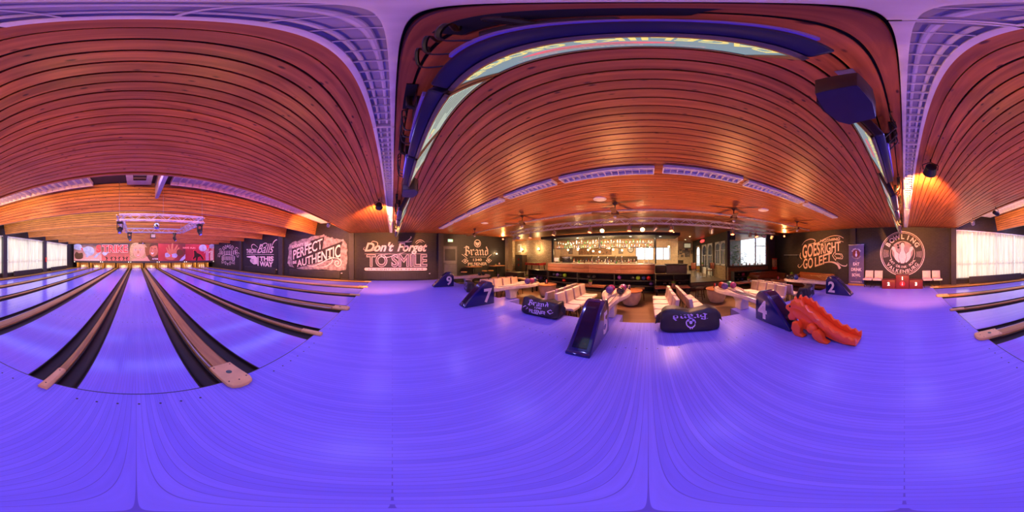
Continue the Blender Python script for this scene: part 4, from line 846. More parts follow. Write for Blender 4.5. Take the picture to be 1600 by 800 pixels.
# lamps on the bar truss: (x, dz, lens, aim, energy, colour, label)
TL = [(6.0, 'lens_amber', (9.9, -5.7, 1.4), 600, (1, .5, .2), 'warm lamp at the alcove end of the bar truss'), (5.75, 'lens_amber', (3.6, -7.6, .7), 300, (1, .55, .32), 'second warm lamp at the alcove end of the bar truss'), (4.9, 'lens_red', (5, -5, 0), 200, AMBER, 'glowing lamp pointing down at the alcove end of the truss'),
      (3.55, 'lens_red', (4.2, -4.6, 0), 340, (1, .44, .25), 'red lamp on the truss left of the bar shelf post'), (2.0, 'lens_red', (2.4, -4.4, 0), 340, (1, .48, .29), 'red lamp on the truss over the bottle shelf'), (1.55, 'lens_amber', (1.2, -2.2, .3), 25, ROSE, 'star-bright lamp on the truss facing the lanes, left one'),
      (.62, 'lens_red', (.7, -4.8, 0), 320, (1, .42, .25), 'red lamp on the truss above the bar centre'), (.2, 'lens_amber', (-.3, -2.2, .3), 25, ROSE, 'star-bright lamp on the truss facing the lanes, right one'), (-.25, 'lens_red', (1.8, -7.6, .7), 300, (1, .5, .3), 'tilted red lamp on the truss above the bar end'),
      (-.75, 'lens_red', (-.8, -4.3, 0), 360, (1, .48, .29), 'red lamp on the truss above the white seats'), (-2.2, 'lens_off', (-2.9, -7, .3), 0, WARM, 'large unlit silver lamp tilted on the truss'), (-3.1, 'lens_red', (-2.6, -4.6, 0), 350, (1, .46, .27), 'red lamp on the truss in front of the glazed partition'),
      (-4.0, 'lens_off', (-4.8, -7.4, .8), 0, WARM, 'unlit violet lamp near the end of the truss'), (-4.35, 'lens_red', (-4.3, -4.3, 0), 330, (1, .50, .3), 'hanging red lamp near the end of the truss'), (-4.8, 'lens_amber', (-8, -5.2, 1.75), 360, AMBER, 'amber lamp at the truss end lighting the wall lettering'), (-5.4, 'lens_off', (-6.6, -8, 1), 0, WARM, 'pale lamp hanging at the very end of the truss')]
def ytr(x):
    T = [(6.4, -5.75), (3.2, -5.5), (0, -5.4), (-2.6, -5.5), (-5.6, -5.8)]
    for (a, b), (c_, d2) in zip(T, T[1:]):
        if c_ <= x <= a: return b+(d2-b)*(x-a)/(c_-a)+.07
    return -5.75
for x, ln, aim, en, co, lb in TL: par(lb, (x, ytr(x)+.02, 2.40), aim, ln, .075, .18, en, co, 75)
# fans
def fan(label, x, y, rz):
    o = thing('ceiling_fan', label, 'ceiling fan', (x, y, 2.60), rz, 'ceiling fans')
    MB().tube([(0, 0, .1), (0, 0, .32)], .016).build('rod', 'dark_wood', o); MB().lathe([(.05, -.02), (.10, .0), (.11, .06), (.06, .11)], 16).build('motor', 'dark_stool', o); MB().lathe([(.02, .27), (.07, .33), (.07, .34)], 14).build('canopy', 'dark_stool', o); MB().sphere((0, 0, -.05), .05, 12, 8).build('globe', 'lens_off', o)
    bl_ = MB().prism([(.10, -.03), (.22, -.06), (.60, -.07), (.62, 0), (.60, .07), (.22, .06), (.10, .03)], .02, .03, 2).mesh('blade', 0, False)
    for k in range(5): put('blade', bl_, 'dark_stool', o, rot=(rad(9), 0, k*2*PI/5))
for i, (x, y) in enumerate(((7.5, -4.15), (4.0, -4.1), (.87, -4.2), (-2.4, -4.15), (-5.3, -4.1))): fan('dark five-blade ceiling fan, %s from the brewery logo wall' % ORD[i], x, y, .3+i*.7)
# ------------------------------------------------------------------ ball returns, racks, balls
def ball_return(x, num, side, label):
    o = thing('ball_return_hood', label, 'ball return', (x, -1.93, 0), 0, 'blue ball return hoods')
    # y grows towards the seats (negative world y)
    prof2 = [(0, 0), (0, .055)]+smooth([(-.03, .085), (-.30, .36), (-.56, .60), (-.70, .69), (-.84, .715), (-.95, .67), (-1.015, .56)], 5)+[(-1.02, .3), (-1.02, 0)]
    MB().prism(prof2, -.175, .175, 0).build('hood', 'hood_blue', o, .035, seg=4, ang=50)
    top = [(-.06, .10), (-.30, .345), (-.56, .585), (-.70, .672)]
    vs = []; fs = []
    tp = smooth([(-.055, .118), (-.30, .372), (-.56, .612), (-.70, .702)], 5)
    for p in tp:
        for xx in (-.11, .11): vs.append((xx, p[0], p[1]-.004))
    for i in range(len(tp)-1): fs.append((2*i, 2*i+1, 2*i+3, 2*i+2))
    MB().add(vs, fs).build('top_panel', 'hood_dark', o, flat=False)
    MB().prism([(.012, 0), (.012, .05), (-.12, .06), (-.12, 0)], -.178, .178, 0).build('front_lip', 'hood_blue', o, .012)
    if side < 0: M = frame((-.1765, -.77, .10), (0, -1, 0)) @ T2(0, 0, 0, .40/.69, 0, .98)
    else: M = frame((.1765, -.77, .10), (0, 1, 0)) @ T2(0, 0, 0, .40/.69, 0, .98)
    put('lane_number', text(num, 0, .03), 'num_white', o, M=M)
    # rack behind the hood
    r = thing('ball_rack', label.replace('blue ball return hood', 'long white ball rack behind the blue hood'), 'ball rack', (x, -2.95, 0), 0, 'white ball racks')
    out = smooth([(-.13, -.005), (-.15, -.5), (-.22, -.95), (-.36, -1.35), (-.40, -1.75), (-.30, -2.05), (0, -2.16)], 6); out = out+[(-a, b) for a, b in out[::-1][1:]]
    MB().prism(out, .35, .43, 2).build('tray', 'rack_lit_white', r, .02, seg=3)
    for s in (-1, 1):
        rp = [(s*max(.03, abs(a)-.03), b, .44) for a, b in smooth([(-.13, -.02), (-.15, -.5), (-.22, -.95), (-.36, -1.35), (-.40, -1.75), (-.30, -2.05), (-.05, -2.15)], 6)]
        MB().tube(rp, .028, 8).build('rim', 'rack_lit_white', r)
        MB().tube([(s*.055, -.03, .47), (s*.055, -.7, .455), (s*.055, -1.25, .44)], .016, 7).build('guide_rail', 'grey_metal', r)
    MB().tube([(0, -1.2, .445), (0, -2.0, .445)], .03, 8).build('centre_ridge', 'rack_lit_white', r)
    MB().prism([(-.70, .0), (-1.02-.02*0, .0), (-1.0, .14), (-1.05, .24), (-1.22, .35), (-.62, .35), (-.68, .2)], -.13, .13, 0).build('pedestal', 'rack_lit_white', r, .03, seg=3)
    return o
lab = ['blue ball return hood with a white 2, nearest the windows', 'blue ball return hood with a white 4, behind the orange ramp', 'blue ball return hood with a white 5, closest to the middle', 'blue ball return hood with a white 7', 'blue ball return hood with a white 9, nearest the mural wall']
for x, n_, s, l in zip(WIDE, ('2', '4', '5', '7', '9'), (1, 1, -1, -1, -1), lab): ball_return(x, n_, s, l)
ballm = MB().sphere((0, 0, 0), .108, 24, 14).mesh('shell'); holem = MB().cyl((0, 0, .100), (0, 0, .1085), .012, n=10).mesh('finger_hole')
BC = {'purple': (.16, .09, .42), 'magenta': (.42, .04, .22), 'navy': (.03, .04, .22), 'black': (.015, .015, .02), 'teal': (.03, .20, .15), 'orange red': (.55, .06, .03), 'blue': (.03, .07, .45), 'green': (.02, .05, .03), 'lime': (.25, .45, .04), 'red': (.62, .03, .02), 'dark': (.03, .025, .035), 'violet': (.22, .05, .33)}
for k, c in BC.items(): mat('ball_'+k, c, .12, coat=.5, var=.35, scale=14)
BM = {}
def ball(loc, col, label, group):
    if col not in BM:
        me = ballm.copy(); me.materials.clear(); me.materials.append(MATS['ball_'+col]); BM[col] = me
    o = thing('bowling_ball', label, 'bowling ball', loc, 0, group); o.rotation_euler = (random.uniform(-1.2, .2), random.uniform(-.8, .8), random.uniform(0, 6))
    put('shell', BM[col], None, o)
    for a, b in ((.16, .1), (.16, -.1), (-.22, 0)): put('finger_hole', holem, 'black_paint', o, rot=(a, b, 0))
zb = .43+.125
RB = {2: [(-.16, -1.35, 'dark'), (-.16, -1.585, 'magenta'), (-.16, -1.82, 'violet'), (.16, -1.42, 'purple'), (.16, -1.66, 'magenta')],
      1: [(.17, -1.55, 'purple'), (.17, -1.79, 'orange red'), (-.16, -1.6, 'magenta'), (-.16, -1.84, 'teal')],
      3: [(-.17, -1.5, 'purple'), (-.17, -1.75, 'magenta'), (-.1, -1.98, 'navy')], 4: [(-.12, -1.5, 'green'), (-.1, -1.75, 'green')], 0: [(.18, -1.45, 'blue'), (.18, -1.68, 'black'), (.16, -1.91, 'dark'), (-.16, -1.75, 'navy')]}
RN = ['the rack nearest the windows', 'the rack behind hood 4', 'the rack behind hood 5', 'the rack behind hood 7', 'the rack nearest the mural wall']
for k, L_ in RB.items():
    for j, (dx, dy, c) in enumerate(L_): ball((WIDE[k]+dx, -2.95+dy, zb), c, '%s bowling ball on %s, %s in its row' % (c, RN[k], ORD[j]), 'balls on the racks')
# ------------------------------------------------------------------ draped bean bags
def bag(label, loc, rz, L_, D_, H_, seed, prints):
    rnd = random.Random(seed); o = thing('bean_bag', label, 'bean bag', loc, rz, 'black printed bean bags')
    n, m_ = 48, 22; vs = []; fs = []
    sg = lambda v, e: math.copysign(abs(v)**e, v)
    ph = [rnd.random()*6 for _ in range(8)]
    for i in range(m_+1):
        la = -PI/2+PI*i/m_
        for j in range(n):
            lo = 2*PI*j/n; cx = sg(math.cos(la), .30)*sg(math.cos(lo), .22); cy = sg(math.cos(la), .30)*sg(math.sin(lo), .22); cz = sg(math.sin(la), .34)
            hh = (cz+1)/2; tp = 1-.5*hh; sag = 1-.16*(1-cx*cx)*hh+.06*math.sin(cx*6+ph[1])*hh
            wr_ = .012*math.sin(cx*9+cz*4+ph[2])+.009*math.sin(cx*17-cz*6+ph[3])+.008*math.sin(cz*13+cx*5+ph[4])
            vs.append((cx*L_/2*(1-.05*hh), cy*(D_/2*tp+wr_)+.03*hh, max(0, hh*H_*sag+wr_*.5*hh)))
    for i in range(m_):
        for j in range(n): fs.append((i*n+j, i*n+(j+1) % n, (i+1)*n+(j+1) % n, (i+1)*n+j))
    b = MB().add(vs, fs); sk = b.build('cover', 'bag_black', o, smooth=True, ang=80)
    for s in (-1, 1):   # loose cloth ears at the ends
        MB().add([(s*L_*.44, .0, H_*.80), (s*L_*.55, -.04, H_*.55), (s*L_*.57, .03, H_*.2), (s*L_*.47, .08, H_*.45), (s*L_*.46, .02, H_*.8), (s*L_*.56, -.02, H_*.55), (s*L_*.58, .05, H_*.2), (s*L_*.48, .1, H_*.45)], [(0, 1, 2, 3), (7, 6, 5, 4), (0, 4, 5, 1), (1, 5, 6, 2), (2, 6, 7, 3), (3, 7, 4, 0)]).build('cloth_ear', 'bag_black', o, .01)
    tree = BVHTree.FromPolygons([Vector(v) for v in vs], fs)
    # printed graphics are laid on the front (+y side) from a flat layout: x right as seen from +y is -x
    for kind, s, x, z, h, w_, up in prints:
        if kind == 'bl': me_ = blackletter(s); me_.v = [(v[0]*w_, v[1]*h, 0) for v in me_.v]; V = me_.v; Fc = me_.f
        elif kind == 'tx':
            t_ = text(s, 0, .02); xs = [v.co.x for v in t_.vertices]; k_ = w_/(max(xs)-min(xs)); V = [(v.co.x*k_, v.co.y*h/.69, 0) for v in t_.vertices]; Fc = [tuple(p.vertices) for p in t_.polygons]
        elif kind == 'crest':
            q_ = MB().ring((0, 0), h, h*.22, 0, 32).disc((0, h*.1), h*.35, h*.4); 
            for s_ in (-1, 1): q_.disc((s_*h*.6, h*.55), h*.3, h*.24).poly([(s_*h*.3, -h*1.3), (s_*h*.1, -h*1.3), (s_*h*.5, -h*.6)])
            V = q_.v; Fc = q_.f
        else: q_ = MB().ribbon([(-w_/2, 0), (0, h/2), (w_/2, 0), (0, -h/2), (-w_/2, 0)], .02); V = q_.v; Fc = q_.f
        out_ = []
        for a, c_, _ in V:
            if up < 0: a, c_ = -a, -c_
            org = Vector((-(x+a), 1.2, z+c_)); hit = tree.ray_cast(org, Vector((0, -1, -.0)))
            if hit[0] is None: hit = tree.find_nearest(Vector((-(x+a), .1, z+c_)))
            kk = .010 if kind == 'crest' else .004; out_.append(tuple(hit[0]+hit[1]*kk if hit[1].y > -.2 else hit[0]+Vector((0, .004, 0))))
        MB().add(out_, Fc).build('print', 'bag_print', o, flat=True)
    return o
LOGO = [('bl', 'Brand', -.02, .27, .12, .19, 1), ('tx', '1340', -.02, .21, .04, .18, 1), ('tx', 'PILSENER', -.02, .085, .095, .46, 1), ('lz', '', -.36, .19, .09, .15, 1), ('lz', '', .32, .19, .09, .15, 1)]
bag('black bean bag with violet brewery print, before the white seats left of hood 5', (2.42, -3.22, 0), rad(7), 1.05, .58, .46, 3, LOGO)
bag('black bean bag with inverted logo and round crest, in front of the central white seats', (-.80, -3.12, 0), rad(-7), 1.16, .60, .50, 5, [('bl', 'Brand', -.02, .37, .11, .22, -1), ('crest', '', 0, .20, .085, .1, 1)])
bag('black bean bag half hidden behind hood 7', (6.2, -3.2, 0), rad(-18), .95, .46, .46, 8, LOGO)
bag('black bean bag slumped behind the orange ramp, between hoods 4 and 2', (-4.75, -3.3, 0), rad(19), 1.05, .5, .46, 9, [('bl', 'Brand', .2, .33, .1, .16, -1), ('tx', 'PILSENER', -.1, .12, .06, .4, -1)])
# ------------------------------------------------------------------ orange ramp shaped like a spiny reptile
d_ = thing('reptile_ball_ramp', 'orange plastic ball ramp shaped like a spiny reptile', 'ball ramp', (-2.46, -.70, 0), 0)
body = [(0, .0), (0, .05)]+smooth([(-.15, .085), (-.40, .17), (-.62, .30), (-.85, .46), (-1.02, .54), (-1.15, .53)], 4)+[(-1.20, .42), (-1.14, .34), (-1.06, .30), (-1.02, .2), (-.98, .13), (-.60, .12), (-.35, .03), (-.2, 0)]
MB().prism(body, -.15, .15, 0).build('body', 'ramp_orange', d_, .02, seg=2)
for s in (-1, 1):
    base = smooth([(0, .04), (-.15, .075), (-.40, .16), (-.62, .29), (-.85, .45), (-1.02, .53), (-1.2, .53)], 6); up = []
    for i, (a, b) in enumerate(base): up.append((a, b+.06+.06*min(1, i/len(base)+.15)+(.05 if i % 4 == 1 else .02 if i % 4 in (0, 2) else 0)))
    MB().prism(base+up[::-1], s*.165-.035, s*.165+.035, 0).build('spiny_rim', 'ramp_orange', d_, .008)
    fl_ = [(-.56, .0), (-.44, .0), (-.40, .03), (-.50, .07), (-.52, .16), (-.60, .24), (-.72, .2), (-.70, .1), (-.66, .05)]
    MB().prism(fl_, s*.21-.06, s*.21+.06, 0).build('leg', 'ramp_orange', d_, .02)
    MB().prism([(-1.06, .0), (-.90, .0), (-.87, .03), (-.95, .07), (-.94, .2), (-1.0, .3), (-1.12, .28), (-1.14, .14), (-1.10, .05)], s*.20-.06, s*.20+.06, 0).build('leg', 'ramp_orange', d_, .02)
    MB().sphere((s*.19, -.74, .22), .10, 14, 10).build('thigh', 'ramp_orange', d_)
head_ = [(-1.05, .50), (-1.14, .66), (-1.24, .65), (-1.28, .58), (-1.38, .53), (-1.39, .46), (-1.28, .40), (-1.34, .31), (-1.28, .22), (-1.16, .25), (-1.10, .36)]
MB().prism(head_, -.14, .14, 0).build('head', 'ramp_orange', d_, .03, seg=3)
for s in (-1, 1): MB().prism([(-1.12, .62), (-1.17, .74), (-1.24, .62)], s*.08-.025, s*.08+.025, 0).build('head_spike', 'ramp_orange', d_, .006); MB().sphere((s*.135, -1.26, .53), .024, 10, 6).build('eye', 'hood_dark', d_)
# ------------------------------------------------------------------ white bucket seats
def make_seat():
    o = thing('bucket_seat', 'x', 'seat', (0, 0, PIT))
    b = MB(); n = 6
    prs = smooth([(.24, .40), (.20, .425), (0, .41), (-.16, .415), (-.205, .45)], 4)
    MB().prism(prs+[(a, c-.055) for a, c in prs[::-1]], -.21, .21, 0).build('seat', 'seat_lit_white', o, .022, seg=3)
    prb = smooth([(-.17, .44), (-.195, .55), (-.215, .68), (-.235, .77)], 4)
    MB().prism(prb+[(a-.09, c) for a, c in prb[::-1]], -.20, .20, 0).build('backrest', 'seat_lit_white', o, .035, seg=3)
    MB().tube([(-.15, .17, .0), (-.15, .12, .38), (-.15, -.13, .38), (-.15, -.17, 0)], .013, 6).build('leg_frame', 'black_metal', o); MB().tube([(.15, .17, .0), (.15, .12, .38), (.15, -.13, .38), (.15, -.17, 0)], .013, 6).build('leg_frame', 'black_metal', o)
    return o
seat0 = make_seat(); first = True
GN = ['behind hood 4', 'in the middle behind the crested bean bag', 'left of hood 5', 'behind hood 7']
GX = [-4.17, -.80, 2.42, 5.80]
for g, gx in enumerate(GX):
    for s in (-1, 1):
        for k in range(4):
            loc = (gx+s*.42, -3.76-.485*k, PIT); rz = -PI/2 if s > 0 else PI/2
            lb = 'white seat %s, %s row, %s from the lanes' % (GN[g], 'mural-side' if s > 0 else 'window-side', ORD[k])
            if first: o = seat0; o.location = loc; o.rotation_euler = (0, 0, rz); o['label'] = lb; o['group'] = 'white seats in the bowlers area'; first = False
            else: dup(seat0, loc, rz, lb, 'white seats in the bowlers area')
# ------------------------------------------------------------------ tub tables, benches, stools
def tub(label, x, y):
    o = thing('tub_table', label, 'table', (x, y, PIT), 0, 'white tub tables')
    MB().lathe([(.20, 0), (.26, .03), (.34, .2), (.38, .38), (.375, .50), (.36, .51)], 28).build('tub', 'tub_white', o); MB().lathe([(.40, .51), (.415, .525), (.415, .545), (.40, .555)], 32).build('table_top', 'table_wood', o)
    return o
TUBX = [(-5.95, -5.75), (-2.5, -5.6), (.62, -5.75), (4.1, -5.75), (7.3, -5.6)]
TN = ['by the leather sofas', 'behind the rack of hood 4', 'behind the rack of hood 5', 'behind the rack of hood 7', 'nearest the mural wall']
for (x, y), t in zip(TUBX, TN): tub('white tub table with round wooden top %s' % t, x, y)
def caddy(label, loc):
    o = thing('condiment_caddy', label, 'caddy', loc, random.random()*3, 'table caddies')
    MB().box(-.07, .07, -.05, .05, 0, .05).build('tray', 'dark_stool', o, .005); MB().lathe([(.025, .03), (.025, .14), (.012, .18), (.012, .2)], 10, (-.03, 0, 0)).build('bottle', 'red', o); MB().lathe([(.022, .03), (.022, .12), (.01, .15)], 10, (.03, .01, 0)).build('bottle', 'hood_blue', o); MB().box(-.005, .005, -.04, .04, .05, .17).build('menu_card', 'num_white', o)
def pot(label, loc, r=.06, seed=0, mm='green_leaf'):
    rnd = random.Random(seed); o = thing('potted_plant', label, 'plant', loc, 0, 'small potted plants')
    MB().lathe([(r*.7, 0), (r*.95, r*1.4), (r, r*1.5), (r*.85, r*1.5)], 16).build('pot', 'terracotta', o); lf = MB()
    for k in range(46):
        a = rnd.random()*6.28; t = rnd.random()**.6; q = Vector((math.cos(a)*r*1.5*t, math.sin(a)*r*1.5*t, r*1.4+r*1.8*(1-.5*t)*rnd.uniform(.7, 1.1))); b_ = Vector((math.cos(a)*r*.4, math.sin(a)*r*.4, r*1.35)); s_ = Vector((-math.sin(a), math.cos(a), 0))*r*.16; md = (q+b_)/2+Vector((0, 0, r*.2))
        lf.add([b_, md-s_, q, md+s_], [(0, 1, 2, 3)])
    stuff(lf.build('foliage', mm, o, flat=True))
for i, (x, y) in enumerate(TUBX): caddy('bottle caddy on the tub table %s' % TN[i], (x+.06, y, PIT+.556))
def bench(label, x, y, w_=1.3, d_=.42, h=.60):
    o = thing('wooden_table', label, 'table', (x, y, PIT), 0, 'narrow wooden tables')
    for k in range(3): MB().box(-w_/2, w_/2, -d_/2+k*d_/3+.003, -d_/2+(k+1)*d_/3-.003, h-.05, h).build('top_plank', 'table_wood', o, .004)
    for sx in (-1, 1):
        for sy in (-1, 1): MB().cbox((sx*(w_/2-.06), sy*(d_/2-.05), (h-.05)/2), (.06, .06, h-.05)).build('leg', 'black_metal', o, .005)
    return o
BN = ['in front of the bay by the sofas', 'in front of the bar end', 'in front of the long bar', 'in front of the alcove']
for i, gx in enumerate(GX): bench('narrow wooden table with black legs, %s' % BN[i], gx-.1, -6.1); pot('green potted plant on the narrow table %s' % BN[i], (gx-.15, -6.1, PIT+.60), .08, i)
for i, (x, y) in enumerate(((.35, -6.45), (-2.05, -6.25), (3.3, -6.3))):
    o = thing('low_stool', ['dark wooden stool beside the tub table behind hood 5', 'dark red wooden stool beside the tub table behind hood 4', 'dark wooden stool beside the narrow table before the bar'][i], 'stool', (x, y, PIT), i, 'low wooden stools')
    MB().box(-.2, .2, -.15, .15, .44, .48).build('seat', 'stool_wood' if i != 1 else 'dark_stool', o, .01)
    for sx in (-1, 1):
        for sy in (-1, 1): MB().tube([(sx*.14, sy*.1, .44), (sx*.18, sy*.14, 0)], .02, 6).build('leg', 'dark_stool', o)
        MB().tube([(sx*.165, -.12, .16), (sx*.165, .12, .16)], .013, 6).build('stretcher', 'dark_stool', o)
# low cubes / stacked crates at the mural-side edge of the pit
o = thing('low_cabinet', 'dark wooden low cabinet between the high tables and the alcove', 'cabinet', (7.5, -7.0, PIT)); MB().box(-.55, .55, -.3, .3, 0, .72).build('body', 'dark_wood', o, .01); MB().box(-.57, .57, -.32, .32, .72, .76).build('top', 'dark_wood', o, .006)
for s in (-1, 1): q = MB().box(min(0, s*.53)+.01, max(0, s*.53)-.01, .3, .315, .06, .68).build('door', 'dark_wood', o, .004); MB().tube([(s*.06, .32, .35), (s*.06, .34, .36), (s*.06, .34, .44), (s*.06, .32, .45)], .006, 6).build('handle', 'grey_metal', q)
# ------------------------------------------------------------------ bar
def shelf_unit(label, x0, x1, y, z0, z1, div, rows, name='ball_shelf', depth=.42, top=True):
    o = thing(name, label, 'shelf', ((x0+x1)/2, y, z0)); h = abs(x1-x0)/2; H = z1-z0; xc = (x0+x1)/2
    MB().box(-h, h, -depth, -depth+.02, 0, H).build('back_panel', 'black_paint', o, smooth=False); MB().box(-h, h, -depth, 0, 0, .08).build('plinth', 'black_paint', o, .004)
    for x in div: MB().box(x-xc-.02, x-xc+.02, -depth+.02, 0, .08, H).build('divider', 'charcoal', o, .003)
    for z in rows: MB().box(-h+.0, h-.0, -depth+.02, -.01, z-z0-.02, z-z0).build('shelf_board', 'dark_wood', o, .003); MB().box(-h, h, -.012, .004, z-z0-.03, z-z0+.015).build('shelf_lip', 'charcoal', o)
    if top: MB().box(-h-.01, h+.01, -depth, .01, H-.03, H).build('top_board', 'dark_wood', o, .005)
    return o
YB = -7.6
shelf_unit('black ball storage shelf under the wooden bar front', 5.38, -.3, YB, PIT, .66, (5.36, 3.54, 1.62, -.28), (.06, .33))
shelf_unit('low black ball shelf at the passage end of the bar', -.37, -2.02, YB, PIT, .62, (-.32, -1.2, -2.0), (.06, .33))
shelf_unit('black ball shelf left of the bar beside the alcove', 6.9, 5.42, YB, PIT, .66, (6.88, 5.44), (.06, .33))
for x, z, c, l in ((5.05, 1, 'dark', 'first dark ball on the upper storage row at the alcove end'), (4.82, 1, 'purple', 'dim purple ball on the upper storage row at the alcove end'), (4.6, 1, 'dark', 'dark ball beside the lime one at the alcove end of the storage'), (4.36, 1, 'lime', 'lime green ball at the alcove end of the bar storage'), (4.40, 0, 'red', 'red ball on the lower storage row at the alcove end'),
                   (2.95, 1, 'dark', 'left one of two dark balls in the middle storage bay'), (2.68, 1, 'dark', 'right one of two dark balls in the middle storage bay'), (1.40, 1, 'violet', 'violet ball in the passage-end storage bay'), (.74, 1, 'dark', 'dark ball left of the lime one near the bar end'), (.49, 1, 'lime', 'lime green ball near the passage end of the bar'), (.22, 1, 'navy', 'navy ball between the lime and the red one'), (-.02, 1, 'red', 'red ball on the upper storage row near the bar end'), (-.14, 0, 'purple', 'pale marbled ball on the lower storage row near the bar end'),
                   (-.8, 0, 'dark', 'dark ball at the left on the low passage shelf'), (-1.05, 0, 'dark', 'second dark ball on the low passage shelf'), (-1.5, 0, 'dark', 'dark ball at the right on the low passage shelf'), (6.3, 0, 'violet', 'violet ball on the shelf beside the alcove'), (6.0, 0, 'purple', 'purple ball on the shelf beside the alcove'), (5.7, 0, 'dark', 'dark ball on the shelf beside the alcove')):
    ball((x, YB-.16, (.06, .33)[z]+.112), c, l, 'balls in the bar storage')
c = thing('bar_counter', 'long bar counter clad in red-brown planks', 'bar counter', (2.54, YB, .66))
n = 0
for r in range(2):
    x = -2.84
    while x < 2.83:
        w_ = min(random.choice((.9, 1.25, 1.6)), 2.84-x); w_ = w_ if 2.84-x-w_ > .3 else 2.84-x
        MB().box(x+.003, x+w_-.003, 0, .03, .012+r*.205, .205+r*.205).build('front_plank', 'bar_wood', c, .003); x += w_
MB().box(-2.84, 2.84, -.6, 0, 0, .42).build('body', 'black_paint', c, smooth=False); MB().box(-2.88, 2.88, -.66, .06, .42, .46).build('counter_top', mat('counter_pale', (.62, .50, .34), .3), c, .006)
pb_ = thing('bar_end_counter', 'grey low counter block at the passage end of the bar', 'counter', (-1.15, -8.25, .62)); MB().box(-.8, .25, -.5, .2, 0, .42).build('body', 'door_grey', pb_, .01); MB().box(-.83, .28, -.53, .23, .42, .46).build('top', 'black_paint', pb_, .006); MB().box(.28, .8, -.5, .15, 0, .40).build('shelf_block', 'dark_wood', pb_, .01)
# canopy over the bar with hanging bottle rack
cn = thing('bar_canopy', 'black frame canopy with hanging bottle rack over the bar', 'canopy', (2.3, -7.9, 2.40))
MB().box(-3.85, 3.75, -1.5, .1, .10, .26).build('fascia', 'black_paint', cn, .01)
for x in (-2.6, .2, 2.95):
    for yy in (-.1, -.5): MB().box(x-.018, x+.018, yy-.018, yy+.018, -.48, .10).build('hanger', 'black_metal', cn)
MB().box(2.88, 2.98, -.02, .08, -1.27, .1).build('post', 'black_metal', cn, .006); MB().box(-2.68, -2.62, -.02, .05, -1.27, .1).build('post', 'black_metal', cn, .004)
for z in (-.47, -.24):
    MB().box(-2.65, 2.93, -.5, -.08, z-.015, z).build('rack_shelf', 'clear_glass' if z > -.3 else 'black_metal', cn); MB().tube([(-2.65, -.06, z+.05), (2.93, -.06, z+.05)], .008, 6).build('rack_rail', 'black_metal', cn)
for x in (-2.9, -1.4, 0, 1.5, 3.0): MB().cyl((x, -.3, .085), (x, -.3, .10), .06, n=14).build('downlight', 'lamp_white', cn)
BCOL = {'amber': (.45, .16, .03), 'green': (.05, .30, .06), 'clear': (.75, .72, .66), 'brown': (.10, .04, .02), 'white': (.80, .78, .72), 'blue': (.08, .12, .40), 'red': (.5, .05, .04)}
for k, v_ in BCOL.items(): mat('bottle_'+k, v_, .1, var=.1)
BT = {}
def bottle(loc, col, label, group, sc=1, kind=0):
    k = (col, kind)
    if k not in BT:
        b1 = MB().lathe([(.036, 0), (.038, .01), (.038, .17), (.028, .20), (.014, .225), (.013, .28)], 10).mesh('glass_body') if kind == 0 else MB().lathe([(.03, 0), (.036, .02), (.032, .13), (.03, .135)], 10).mesh('glass_body')
        b1.materials.append(MATS['bottle_'+col]); b2 = MB().lathe([(.0385, .05), (.0385, .13)], 10).mesh('bottle_label'); b2.materials.append(MATS['bottle_white' if col != 'white' else 'bottle_red']); b3 = MB().lathe([(.015, .275), (.015, .305)], 8).mesh('cap'); b3.materials.append(MATS['black_metal']); BT[k] = (b1, b2, b3)
    o = thing('bottle' if kind == 0 else 'glass', label, 'bottle' if kind == 0 else 'glass', loc, 0, group); o.scale = (sc*1.25, sc*1.25, sc) if sc < .8 else (sc, sc, sc)
    put('glass_body', BT[k][0], None, o)
    if kind == 0: put('bottle_label', BT[k][1], None, o); put('cap', BT[k][2], None, o)
cs = list(BCOL)
rnd = random.Random(4); x = 5.05
while x > -.2:
    cc = rnd.choice(('amber', 'brown', 'clear', 'red', 'green', 'white', 'amber', 'blue'))
    bottle((x, -8.08, 1.93), cc, '%s bottle on the lower tier of the hanging bar rack' % cc, 'bottles on the lower rack tier', rnd.uniform(.60, .67)); x -= rnd.uniform(.11, .16)
x = 5.0
while x > -.2:
    cc = rnd.choice(('clear', 'amber', 'green', 'white', 'clear', 'brown')); kd = 1 if rnd.random() < .45 else 0
    bottle((x, -8.12, 2.16), cc, '%s %s on the upper tier of the hanging bar rack' % (cc, 'glass' if kd else 'bottle'), 'items on the upper rack tier', rnd.uniform(.62, .75), kd); x -= rnd.uniform(.13, .2)
# taps and items on the counter
for i, x in enumerate((2.81, 2.5, 2.02, 1.61, 1.3)):
    o = thing('beer_tap', 'chrome beer tap on the bar counter, %s from the alcove' % ORD[i], 'beer tap', (x, -7.85, 1.12), 0, 'beer taps')
    MB().lathe([(.05, 0), (.05, .01), (.022, .03), (.022, .30), (.035, .32), (.03, .36)], 14).build('column', 'chrome', o); MB().tube([(0, .02, .28), (0, .10, .28), (0, .12, .22)], .012, 8).build('spout', 'chrome', o); MB().tube([(0, .05, .30), (0, .07, .40)], .012, 8).build('handle', 'black_plastic', o)
for i in range(16):
    x = 4.9-i*.33+rnd.uniform(-.08, .08); cc = rnd.choice(('clear', 'white', 'amber', 'brown', 'green')); bottle((x, -8.02+rnd.uniform(-.08, .08), 1.12), cc, '%s %s on the bar counter, %s item from the alcove end' % (cc, 'glass' if i % 3 else 'bottle', (ORD+['fifteenth', 'sixteenth'])[i]), 'items on the bar counter', .9, 1 if i % 3 else 0)
o = thing('coffee_machine', 'dark espresso machine on the counter beside the rack post', 'coffee machine', (4.35, -8.0, 1.12)); MB().box(-.25, .25, -.18, .12, 0, .30).build('body', 'black_plastic', o, .02); MB().box(-.26, .26, -.2, .14, .30, .33).build('cup_tray', 'steel', o, .005)
for s in (-.12, .12): MB().cyl((s, .13, .2), (s, .24, .19), .02).build('group_handle', 'black_plastic', o)
